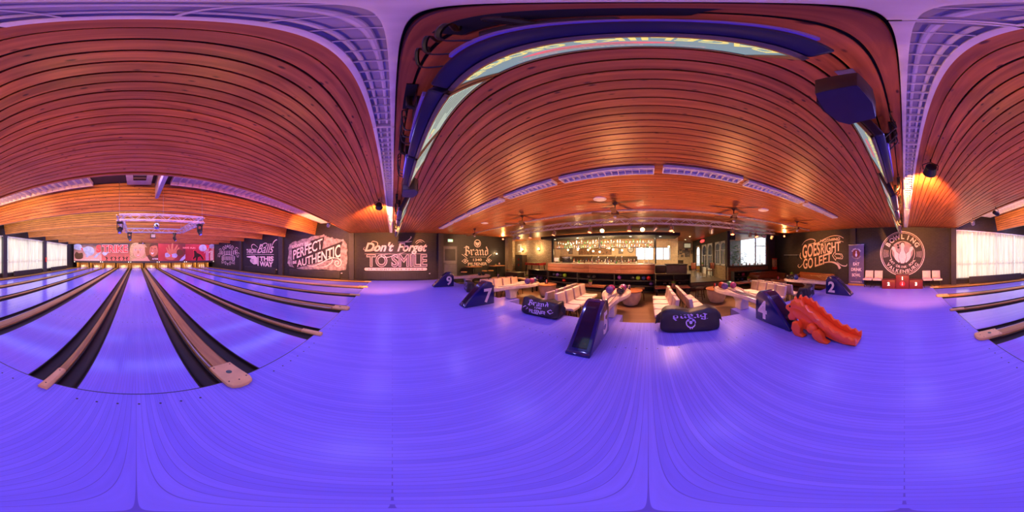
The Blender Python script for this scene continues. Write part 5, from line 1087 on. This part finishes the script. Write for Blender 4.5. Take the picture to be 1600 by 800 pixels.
o = thing('till_screen', 'small pale till screen at the alcove end of the counter', 'till', (4.95, -7.85, 1.12)); MB().box(-.06, .06, -.06, .06, 0, .02).build('base', 'black_plastic', o, .005); MB().box(-.15, .15, -.01, .02, .08, .28).build('screen', 'frame_white', o, .006); MB().box(-.02, .02, -.02, .0, .02, .15).build('stem', 'black_plastic', o)
# back bar
bb = thing('back_bar', 'dark back counter along the cream wall behind the bar', 'back counter', (3.4, -11.98, PLAT)); MB().box(-3.7, 3.9, 0, .5, 0, .9).build('cabinet', 'dark_wood', bb, .01); MB().box(-3.72, 3.92, 0, .53, .9, .94).build('worktop', 'counter_pale', bb, .006); MB().box(-2.6, 3.9, .02, .14, 1.37, 1.40).build('wall_shelf', 'cap_wood', bb)
MB().box(-2.6, 3.9, .005, .03, .95, 1.36).build('splashback', 'dark_wood', bb)
for k in range(6): MB().box(-3.65+k*1.26, -2.43+k*1.26, .5, .515, .06, .86).build('cabinet_door', 'black_paint', bb, .004)
x = 6.6
k = 0
while x > 1.0:
    cc = rnd.choice(cs); bottle((x, -11.84, PLAT+.945), cc, '%s bottle standing on the back counter behind the bar' % cc, 'bottles on the back counter', .95); x -= rnd.uniform(.16, .34)
o = thing('wall_clock', 'round black-rimmed wall clock behind the bar', 'clock', M=FB(1.3, 1.97, -11.99)); MB().ring((0, 0), .21, .04, .02, 32).build('rim', 'black_metal', o, flat=True); MB().disc((0, 0), .20, None, .01).build('face', 'frame_white', o, flat=True); MB().ribbon([(0, 0), (.0, .13)], .014, .022).build('hand', 'black_metal', o, flat=True); MB().ribbon([(0, 0), (.09, -.03)], .016, .022).build('hand', 'black_metal', o, flat=True)
def picture(label, M, w_, h_, fm='black_metal', col='terracotta', cat='picture'):
    o = thing('framed_picture', label, cat, M=M); q = .02
    b = MB().box(-w_/2, w_/2, -h_/2, -h_/2+q, 0, .025).box(-w_/2, w_/2, h_/2-q, h_/2, 0, .025).box(-w_/2, -w_/2+q, -h_/2, h_/2, 0, .025).box(w_/2-q, w_/2, -h_/2, h_/2, 0, .025); b.build('frame', fm, o); MB().box(-w_/2+q, w_/2-q, -h_/2+q, h_/2-q, .0, .012).build('print', col, o)
mat('sepia_print', (.30, .16, .08), .5, var=.7, scale=5); mat('grey_print', (.28, .25, .24), .5, var=.6, scale=9)
picture('wide sepia picture on the cream wall behind the bar', FB(4.1, 1.86, -11.99), 2.7, .52, 'dark_wood', 'sepia_print')
picture('small framed picture between the wide picture and the clock', FB(2.05, 1.86, -11.99), .36, .42, 'cap_wood', 'grey_print'); picture('small framed picture left of the wide picture behind the bar', FB(6.2, 1.9, -11.99), .40, .5, 'cap_wood', 'grey_print')
for i, (x, z, w_, h_) in enumerate(((-2.82, 1.81, .3, .42), (-3.13, 2.04, .2, .2), (-3.42, 1.93, .26, .26), (-3.71, 2.13, .28, .16), (-3.15, 1.75, .26, .16), (-3.28, 1.5, .24, .2), (-2.78, 1.44, .26, .18), (-3.8, 1.72, .5, .62), (-4.28, 1.9, .3, .36))):
    picture('dark framed photo on the far cream wall, number %s counting from the bar side' % ORD[i], FB(x, z, -15.59), w_, h_, 'black_metal' if i < 8 else 'cap_wood', 'grey_print')
o = thing('wall_television', 'small television high on the far cream wall', 'television', M=FB(-3.8, 2.52, -15.58)); MB().box(-.36, .36, -.24, .24, 0, .06).build('case', 'black_plastic', o, .01); MB().box(-.32, .32, -.2, .2, .06, .064).build('screen', mat('screen_warm', (.4, .36, .25), .3, emit=(.6, .5, .3), es=.6), o)
o = thing('waste_bin', 'black waste bin against the far cream wall', 'bin', (-4.05, -15.35, PLAT)); MB().lathe([(.13, 0), (.17, .42), (.16, .42)], 18).build('bin_body', 'black_plastic', o); MB().lathe([(.175, .42), (.175, .45), (.12, .47)], 18).build('rim', 'black_metal', o)
o = thing('sideboard', 'dark sideboard against the far cream wall', 'sideboard', (-2.78, -15.3, PLAT)); MB().box(-.5, .5, -.25, .25, .05, .95).build('cabinet', 'dark_wood', o, .01); MB().box(-.53, .53, -.28, .28, .95, .99).build('top', 'black_paint', o)
for s in (-1, 1): MB().box(min(0, s*.48)+.01, max(0, s*.48)-.01, .25, .265, .1, .92).build('door', 'dark_wood', o, .003)
BUL = [(4.38, 1.91), (3.68, 1.88), (3.55, 2.0), (3.34, 1.80), (2.92, 1.75), (2.32, 1.98), (2.08, 1.88), (1.54, 1.84), (1.11, 1.99), (-.11, 2.0), (-1.2, 2.05), (5.1, 1.9)]
for i, (x, z) in enumerate(BUL):
    o = thing('pendant_bulb', 'glowing pendant bulb over the bar, %s from the passage' % ORD[11-sorted(BUL, reverse=True).index((x, z))], 'lamp', (x, -9.5, z), 0, 'pendant bulbs'); MB().sphere((0, 0, 0), .055, 14, 10).build('bulb', 'bulb', o); MB().cyl((0, 0, .05), (0, 0, .11), .02, n=10).build('socket', 'black_metal', o); MB().tube([(0, 0, .11), (0, 0, ZC-z)], .004, 5).build('cord', 'black_plastic', o)
for x in (4.4, 2.4, .4): lamp('POINT', (x, -9.6, 1.7), 70, (1, .60, .26), size=.08)
lamp('AREA', (2.3, -7.70, 2.42), 90, (1, .70, .40), (2.3, -8.3, 1.9), 5.2, sy=.06)  # added unseen strip light to brighten the bottle rack
for x, y in ((-1.5, -9.6), (-3.0, -11.5), (-3.2, -13.8)):
    o = thing('downlight', 'small ceiling downlight over the passage, %s from the bar' % ORD[[-1.5, -3.0, -3.2].index(x)], 'lamp', (x, y, ZC-.012), 0, 'passage downlights'); MB().lathe([(.05, 0), (.06, .012)], 14).build('rim', 'steel', o); MB().lathe([(.04, -.004), (.045, .0)], 14).build('lens', 'bulb', o); lamp('SPOT', (x, y, ZC-.03), 160, (1, .66, .34), (x, y, 0), .05, 140, .7)
for i, (x, y) in enumerate(((-1.62, -8.95), (-1.95, -9.1))):
    o = thing('bar_stool', ['white-legged bar stool behind the low counter, left one', 'white-legged bar stool behind the low counter, right one'][i], 'bar stool', (x, y, PLAT), i, 'passage bar stools'); MB().lathe([(.17, .76), (.18, .78), (.18, .80), (.16, .82)], 18).build('seat', 'black_plastic', o)
    for k in range(4): a = k*PI/2+.5; MB().tube([(.10*math.cos(a), .10*math.sin(a), .76), (.19*math.cos(a), .19*math.sin(a), 0)], .016, 6).build('leg', 'frame_white', o)
    MB().tube([(.16*math.cos(t*PI/6), .16*math.sin(t*PI/6), .28) for t in range(13)], .01, 6).build('foot_ring', 'frame_white', o)
# table with chairs in the passage
o = thing('cafe_table', 'small dark cafe table in the passage by the glazed partition', 'table', (-3.5, -10.1, PLAT)); MB().lathe([(.34, .73), (.35, .74), (.35, .76)], 22).build('table_top', 'black_paint', o); MB().lathe([(.03, .02), (.03, .73)], 10).build('column', 'steel', o); MB().lathe([(.22, 0), (.20, .02), (.04, .04)], 18).build('foot', 'steel', o)
pot('bright potted plant on the cafe table in the passage', (-3.5, -10.1, PLAT+.76), .08, 11)
for i, (x, y, rz) in enumerate(((-3.1, -10.45, rad(130)), (-3.95, -9.85, rad(-60)))):
    o = thing('cafe_chair', ['red-backed chair at the cafe table, bar side', 'red-backed chair at the cafe table, partition side'][i], 'chair', (x, y, PLAT), rz, 'cafe chairs'); MB().box(-.2, .2, -.2, .2, .43, .47).build('seat', 'leather', o, .012); MB().box(-.19, .19, -.22, -.19, .55, .95).build('backrest', mat('chair_red', (.30, .07, .04), .45), o, .01)
    for sx in (-1, 1):
        for sy in (-1, 1): MB().tube([(sx*.18, sy*.18, .43 if sy > 0 else .93), (sx*.2, sy*.2, 0)], .014, 6).build('leg', 'black_metal', o)
o = thing('red_sign', 'glowing red oval sign above the glazed partition', 'sign', M=frame((-4.355, -12.6, 2.72), (0, 1, 0))); MB().disc((0, 0), .55, .12, .03).build('face', 'sign_red', o, flat=True); MB().box(-.5, .5, -.1, .1, 0, .028).build('box', 'red', o, .02)
# ------------------------------------------------------------------ bay window: jars, plants, shelf of balls, speaker
shelf_unit('black ball shelf along the brick bay wall behind the corner sofa', -4.55, -7.3, -8.22+.40, PIT, .62, (-4.57, -5.5, -6.4, -7.28), (.02, .31), depth=.40)
for i in range(8):
    x = (-4.9, -5.2, -5.9, -6.8)[i % 4]-(.06 if i//4 == 1 else 0); ball((x, -8.0, (.02, .31)[i//4]+.112), ('dark', 'violet', 'dark', 'navy')[(i*3) % 4] if i != 5 else 'magenta', 'ball on the bay shelf, %s from the passage on the %s row' % (ORD[i % 4], ('lower', 'upper')[i//4]), 'balls on the bay shelf')
for i, x in enumerate((-4.75, -5.1, -5.35, -5.7, -5.95, -6.3, -6.6, -6.95)):
    cc = ('amber', 'clear', 'white', 'brown', 'red', 'clear', 'amber', 'clear')[i]; bottle((x, -8.3, .90), cc, '%s jar on the bay window ledge, %s from the passage' % (cc, ORD[i]), 'jars on the bay ledge', 1.1, 1)
o = thing('wall_speaker', 'small dark speaker box high at the bay corner', 'loudspeaker', (-4.6, -8.08, 2.42)); MB().box(-.12, .12, -.12, .10, 0, .30).build('cabinet', 'black_plastic', o, .01); MB().box(-.1, .1, .10, .105, .03, .27).build('grille', 'charcoal', o); MB().box(-.03, .20, -.06, -.02, .1, .14).build('bracket', 'black_metal', o)
def tree(label, loc, H, spread, seed, n, mm, nm='bay_plant'):
    rnd = random.Random(seed); o = thing(nm, label, 'plant', loc)
    MB().lathe([(.16, 0), (.2, .35), (.18, .36)], 16).build('pot', 'terracotta', o); MB().tube([(0, 0, .3), (.03, .02, H*.5), (-.02, 0, H*.8)], [.03, .025, .015], 7).build('stem', 'dark_stool', o); lf = MB()
    for k in range(n):
        a = rnd.random()*6.28; t = rnd.random()**.5; z = H*rnd.uniform(.45, 1); p = Vector((math.cos(a)*spread*t, math.sin(a)*spread*t, z)); d = Vector((math.cos(a), math.sin(a), rnd.uniform(-.6, .4))).normalized(); s_ = d.cross(Vector((0, 0, 1))).normalized()*.035; l_ = rnd.uniform(.12, .24)
        lf.add([p, p+d*l_*.5-s_+Vector((0, 0, .02)), p+d*l_, p+d*l_*.5+s_+Vector((0, 0, .02))], [(0, 1, 2, 3)])
    stuff(lf.build('foliage', mm, o, flat=True))
tree('leafy green palm just inside the bay window, passage side', (-5.05, -9.2, .1), 2.1, .5, 1, 260, 'green_leaf'); tree('dark leafy shrub behind the bay window', (-6.5, -10.4, .1), 1.7, .5, 2, 240, 'dark_leaf')
tree('pale leafy tree outside the bay window', (-10.0, -12.2, -.6), 3.4, 1.1, 3, 500, mat('pale_leaf', (.45, .50, .40), .6), 'garden_tree')
# ------------------------------------------------------------------ sofas
def sofa(label, loc, rz, L_):
    o = thing('chesterfield_sofa', label, 'sofa', loc, rz, 'leather sofas')
    MB().box(-L_/2+.18, L_/2-.18, -.30, .42, .08, .26).build('base', 'leather', o, .02); nc = 3 if L_ > 2.2 else 2; w_ = (L_-.40)/nc
    for k in range(nc): MB().box(-L_/2+.2+k*w_+.005, -L_/2+.2+(k+1)*w_-.005, -.26, .44, .26, .42).build('seat_cushion', 'leather', o, .045, seg=3)
    nx, nz = int(L_*20), 14; vs = []; fs = []
    for j in range(nz+1):
        for i in range(nx+1):
            x = -L_/2+.1+(L_-.2)*i/nx; t = j/nz; z = .36+.40*t
            tuft = abs(math.sin(PI*(x*5.0+(t*4)))) * abs(math.sin(PI*(x*5.0-(t*4))))
            y = -.26-.05*t+.05*tuft**.6; 
            if t > .75: q = (t-.75)/.25; y -= .13*q*q; z = .36+.40*.75+.40*.25*math.sin(q*PI/2)
            vs.append((x, y, z))
    for j in range(nz):
        for i in range(nx): a = j*(nx+1)+i; fs.append((a, a+1, a+nx+2, a+nx+1))
    MB().add(vs, fs).build('tufted_back', 'leather', o, ang=70); MB().box(-L_/2+.1, L_/2-.1, -.50, -.32, .08, .74).build('back_shell', 'leather', o, .03)
    MB().tube([(-L_/2+.08, -.42, .74), (L_/2-.08, -.42, .74)], .075, 12).build('back_roll', 'leather', o)
    for s in (-1, 1): MB().box(s*(L_/2-.11)-.09, s*(L_/2-.11)+.09, -.42, .42, .08, .56).build('arm', 'leather', o, .03); MB().tube([(s*(L_/2-.09), -.42, .60), (s*(L_/2-.09), .43, .58)], .11, 14).build('arm_roll', 'leather', o)
    for sx in (-1, 1):
        for sy in (-.35, .33): MB().cyl((sx*(L_/2-.2), sy, 0), (sx*(L_/2-.2), sy, .09), .03, .04).build('foot', 'dark_wood', o)
sofa('long brown leather chesterfield sofa under the slanted lettering mural', (-7.5, -4.75, PIT), -PI/2, 2.4)
sofa('brown leather chesterfield sofa in the corner by the bay shelf', (-6.55, -7.2, PIT), 0, 2.3)
o = thing('gumball_machine', 'red-topped gumball machine in the dark corner', 'gumball machine', (-7.8, -7.97, PIT)); MB().box(-.2, .2, -.18, .18, 0, .85).build('stand', 'black_metal', o, .01); MB().box(-.14, .14, -.13, .13, .85, 1.02).build('base', 'red', o, .01); MB().box(-.12, .12, -.11, .11, 1.02, 1.55).build('candy_column', mat('candy', (.5, .35, .25), .3, var=.9, scale=40), o); MB().box(-.14, .14, -.13, .13, 1.55, 1.62).build('lid', 'red', o, .015)
o = thing('side_table', 'small wooden corner table with plant between the sofas', 'table', (-7.55, -6.25, PIT)); MB().box(-.22, .22, -.22, .22, .48, .52).build('top', 'table_wood', o, .006)
for sx in (-1, 1):
    for sy in (-1, 1): MB().cbox((sx*.18, sy*.18, .24), (.04, .04, .48)).build('leg', 'black_metal', o)
pot('green plant on the corner table between the sofas', (-7.55, -6.25, PIT+.52), .10, 21)
o = thing('wall_shelf', 'thin black wall shelf with metal edge left of the slanted mural', 'shelf', (XR, -6.55, 1.55)); MB().box(0, .25, -.55, .55, 0, .03).build('board', 'grey_metal', o); MB().box(0, .03, -.4, -.37, -.2, 0).build('bracket', 'black_metal', o); MB().box(0, .03, .37, .4, -.2, 0).build('bracket', 'black_metal', o)
# ------------------------------------------------------------------ beside the crest: banner, chairs, podium
o = thing('rollup_banner', 'navy roll-up banner reading eat, drink, bowl', 'banner', M=FR(-2.40, .0, XR+.16)); MB().box(-.40, .40, .06, 2.06, -.006, 0).build('sheet', 'banner_navy', o, smooth=False); MB().box(-.42, .42, 0, .08, -.06, .06).build('foot_case', 'cap_wood', o, .01); MB().box(-.41, .41, 2.05, 2.09, -.012, .012).build('top_rail', 'grey_metal', o, .003)
MB().disc((0, 1.62), .20, None, .002).build('badge_disc', 'podium_red', o, flat=True); MB().poly(pin2d(0, 1.46, .3), .004).build('badge_pin', 'num_white', o, flat=True); arc_text(o, 'BOWLING', .21, PI/2, .07, 'num_white', False, .02, c=(0, 1.62)); arc_text(o, 'VALKENBURG', .28, -PI/2, .06, 'terracotta', True, .01, c=(0, 1.62))
for s_, y in (('EAT', 1.02), ('DRINK', .74), ('BOWL', .46)): letter(o, s_, 0, y, .15, 'num_white', wd=.11*len(s_), bold=.02); MB().disc((0, y+.21), .022, None, .002).build('dot', 'terracotta', o, flat=True)
MB().disc((0, .39), .022, None, .002).build('dot', 'terracotta', o, flat=True)
letter(o, 'WWW.BOWLINGVALKENBURG.NL', 0, .16, .05, 'num_white', wd=.6)
for i, y in enumerate((-1.74, -1.27, 1.09, 1.57)):
    dup(seat0, (-7.735, y, 0), -PI/2, 'white wall-side seat by the red podium, %s' % ['next to the banner', 'just left of the podium', 'just right of the podium', 'nearest the curtains'][i], 'white seats beside the podium')
o = thing('winners_podium', 'dark red three-step winners podium below the round crest', 'podium', (-7.62, -.09, 0), -PI/2)
for x, h, nn in ((0, .62, '1'), (.62, .40, '2'), (-.62, .40, '3')):
    MB().box(x-.30, x+.30, -.3, .3, 0, h).build('step_block', 'podium_red', o, .008)
    put('step_number', text(nn, 0, .05), 'lamp_white', o, M=frame((x*-1 if False else x, .302, h-.24 if x else h-.20), (-1, 0, 0)) @ T2(0, 0, 0, .2))
MB().disc((0, 0), .12, None, 0).build('badge', 'red', o, flat=True).matrix_basis = frame((0, .303, .24), (-1, 0, 0)); q = MB().poly(pin2d(0, -.08, .17), 0).build('badge_pin', 'num_white', o, flat=True); q.matrix_basis = frame((0, .305, .24), (-1, 0, 0))
# ------------------------------------------------------------------ mural wall furniture
for i, (y0, y1) in enumerate(((8.55, 12.5), (3.25, 7.2), (-2.2, 1.75))):
    o = thing('radiator_cover', ['dark ribbed radiator cover under the pointing hand mural', 'dark ribbed radiator cover under the smoky authentic mural', 'dark ribbed radiator cover under the smile mural'][i], 'radiator', (XL-.10, (y0+y1)/2, .06)); h = (y1-y0)/2
    MB().box(-.02, .09, -h, h, 0, .46).build('case', 'charcoal', o, .006); rm = MB().box(-.03, -.02, -.02, .02, .03, .43).mesh('rib', 0, False)
    for k in range(40): put('rib', rm, 'black_paint', o, loc=(0, -h+.05+k*(2*h-.1)/39, 0))
    MB().cyl((.02, -h-.05, .35), (.02, -h-.14, .35), .028).build('valve_knob', 'white_enamel', o)
for i, (y0, y1) in enumerate(((3.3, 6.8), (8.4, 11.95), (13.6, 17.1))):
    o = thing('window_radiator', 'dark ribbed radiator under the curtain, %s from the crest' % ORD[i], 'radiator', (XR+.22, (y0+y1)/2, .04)); h = (y1-y0)/2
    MB().box(-.05, .03, -h, h, 0, .38).build('case', 'charcoal', o, .006); rm = MB().box(.03, .038, -.02, .02, .03, .35).mesh('rib', 0, False)
    for k in range(36): put('rib', rm, 'black_paint', o, loc=(0, -h+.05+k*(2*h-.1)/35, 0))
o = bpy.data.objects.new('door_2', None); COL.objects.link(o); o['kind'] = 'structure'; o.location = (XL-.03, -3.66, PIT+.27)
MB().box(0, .02, -.46, .46, 0, 2.12).build('door_leaf', 'door_grey', o, .004); MB().box(-.015, .025, .46, .53, 0, 2.2).build('door_frame', 'charcoal', o); MB().box(-.015, .025, -.53, -.46, 0, 2.2).build('door_frame', 'charcoal', o); MB().box(-.015, .025, -.53, .53, 2.12, 2.2).build('door_frame', 'charcoal', o)
MB().tube([(-.0, -.40, 1.02), (-.06, -.40, 1.02), (-.06, .38, 1.02), (0, .38, 1.02)], .016, 8).build('push_bar', 'grey_metal', o); MB().box(-.006, 0, -.36, .36, 1.2, 1.95).build('door_panel', 'charcoal', o, .003)
o = thing('exit_sign', 'small green lit exit sign above the grey door', 'sign', M=FL(-3.66, 2.50, XL-.005)); MB().box(-.17, .17, -.09, .09, 0, .06).build('box', 'white_enamel', o, .006); MB().box(-.15, .15, -.07, .07, .06, .064).build('face', 'exit_green', o); MB().poly([(-.1, -.05), (-.06, .0), (-.08, .04), (-.04, .05), (.0, .0), (.03, -.05), (-.02, -.02), (-.05, -.05)], .066).build('running_figure', 'lamp_white', o, flat=True); MB().poly([(.05, -.012), (.1, -.012), (.1, -.03), (.13, 0), (.1, .03), (.1, .012), (.05, .012)], .066).build('arrow', 'lamp_white', o, flat=True)
o = thing('wall_sconce', 'small star-bright wall lamp right of the brewery logo', 'lamp', (XL-.03, -7.3, 1.64)); MB().box(0, .03, -.05, .05, -.06, .06).build('backplate', 'black_metal', o, .005); MB().sphere((-.07, 0, .02), .045, 12, 8).build('bulb', 'bulb', o); MB().tube([(0, 0, 0), (-.07, 0, -.03)], .01).build('arm', 'black_metal', o); lamp('POINT', (XL-.2, -7.3, 1.7), 14, WARM, size=.05)
for i, (y0, y1) in enumerate(((-5.55, -4.55), (-7.5, -6.45))):
    yc = (y0+y1)/2; o = thing('high_table', ['high wooden wall table below the brewery logo', 'high wooden wall table near the wall lamp'][i], 'table', (9.3, yc, PIT), 0, 'high wall tables')
    for k in range(3): MB().box(-.28+k*.187, -.097+k*.187, -(y1-y0)/2, (y1-y0)/2, 1.06, 1.10).build('top_plank', 'table_wood', o, .004)
    MB().box(-.05, .05, -.05, .05, .03, 1.06).build('column', 'black_metal', o, .005); MB().box(-.25, .25, -.25, .25, 0, .03).build('foot_plate', 'black_metal', o, .006)
    pot('tiny plant on the high table %s' % ('below the brewery logo' if not i else 'near the wall lamp'), (9.2, yc+.2, PIT+1.10), .05, 30+i); caddy('bottle caddy on the high table %s' % ('below the brewery logo' if not i else 'near the wall lamp'), (9.25, yc-.15, PIT+1.10))
for i, y in enumerate((-4.25, -5.75, -6.25, -7.75)):
    o = thing('high_stool', 'wood-seated high stool at the wall tables, %s from the grey door' % ORD[i], 'bar stool', (9.05, y, PIT), 0, 'high wall stools'); MB().lathe([(.18, .76), (.19, .775), (.19, .80), (.17, .81)], 18).build('seat', 'stool_wood', o)
    for k in range(4): a = k*PI/2+.7; MB().tube([(.10*math.cos(a), .10*math.sin(a), .76), (.2*math.cos(a), .2*math.sin(a), 0)], .014, 6).build('leg', 'black_metal', o)
    MB().tube([(.165*math.cos(t*PI/6), .165*math.sin(t*PI/6), .26) for t in range(13)], .009, 6).build('foot_ring', 'black_metal', o)
# ------------------------------------------------------------------ alcove
for i, x in enumerate((10.6, 8.65)):
    o = thing('alcove_sconce', ['glowing shade lamp on the stone wall, left one', 'glowing shade lamp on the stone wall, right one'][i], 'lamp', (x, -10.99, 2.0), 0, 'alcove wall lamps'); MB().box(-.05, .05, 0, .03, -.08, .08).build('backplate', 'black_metal', o, .005); MB().tube([(0, .02, 0), (0, .13, -.02), (0, .13, .05)], .01).build('arm', 'black_metal', o); MB().lathe([(.10, .04), (.07, .20)], 16, (0, .14, 0)).build('shade', 'shade_glow', o); lamp('POINT', (x, -10.7, 2.1), 55, (1, .62, .26), size=.08)
o = thing('football_table', 'table football game with bright red rim in the alcove', 'game table', (7.9, -9.5, PLAT)); MB().box(-.72, .72, -.38, .38, .72, .90).build('cabinet', 'red', o, .012); MB().box(-.6, .6, -.28, .28, .895, .905).build('playfield', 'green_leaf', o)
for sx in (-1, 1):
    for sy in (-1, 1): MB().tube([(sx*.6, sy*.3, .72), (sx*.68, sy*.34, 0)], .035, 8).build('leg', 'black_metal', o)
for k in range(6): MB().tube([(-.5+.2*k, -.55, .84), (-.5+.2*k, .55, .84)], .008, 6).build('rod', 'chrome', o); MB().cyl((-.5+.2*k, .5, .84), (-.5+.2*k, .6, .84), .018).build('rod_handle', 'black_plastic', o)
o = thing('alcove_poster', 'pale poster sheet on the stone wall by the post', 'poster', M=FB(11.1, 2.25, -10.985)); MB().box(-.26, .26, -.4, .4, 0, .012).build('sheet', 'frame_white', o); MB().box(-.12, .10, -.25, .25, .012, .015).build('print', 'grey_print', o)
o = thing('alcove_cabinet', 'dark tall cabinet with red sticker in the alcove', 'cabinet', (10.5, -10.6, PLAT)); MB().box(-.45, .45, -.3, .3, 0, 1.5).build('body', 'dark_wood', o, .01); MB().box(-.40, .40, .30, .315, .06, 1.45).build('door', 'door_grey', o, .004); MB().disc((0, 0), .1, None, 0).build('sticker', 'red', o, flat=True).matrix_basis = frame((0, .317, 1.1), (-1, 0, 0)); MB().disc((0, 0), .1, None, 0).build('sticker', 'red', o, flat=True).matrix_basis = frame((0, .317, .6), (-1, 0, 0))
o = thing('fire_extinguisher', 'red fire extinguisher on the pier between the curtains', 'extinguisher', (XR+.20, 12.7, .95)); MB().lathe([(.06, 0), (.07, .02), (.07, .36), (.03, .42), (.02, .45)], 16).build('cylinder', 'red', o); MB().box(-.02, .05, -.015, .015, .45, .49).build('lever', 'black_metal', o); MB().tube(smooth([(0, .02, .45), (.08, .03, .38), (.08, .03, .1)], 5), .01, 6).build('hose', 'black_plastic', o); MB().box(-.07, -.05, -.05, .05, .1, .3).build('bracket', 'black_metal', o)
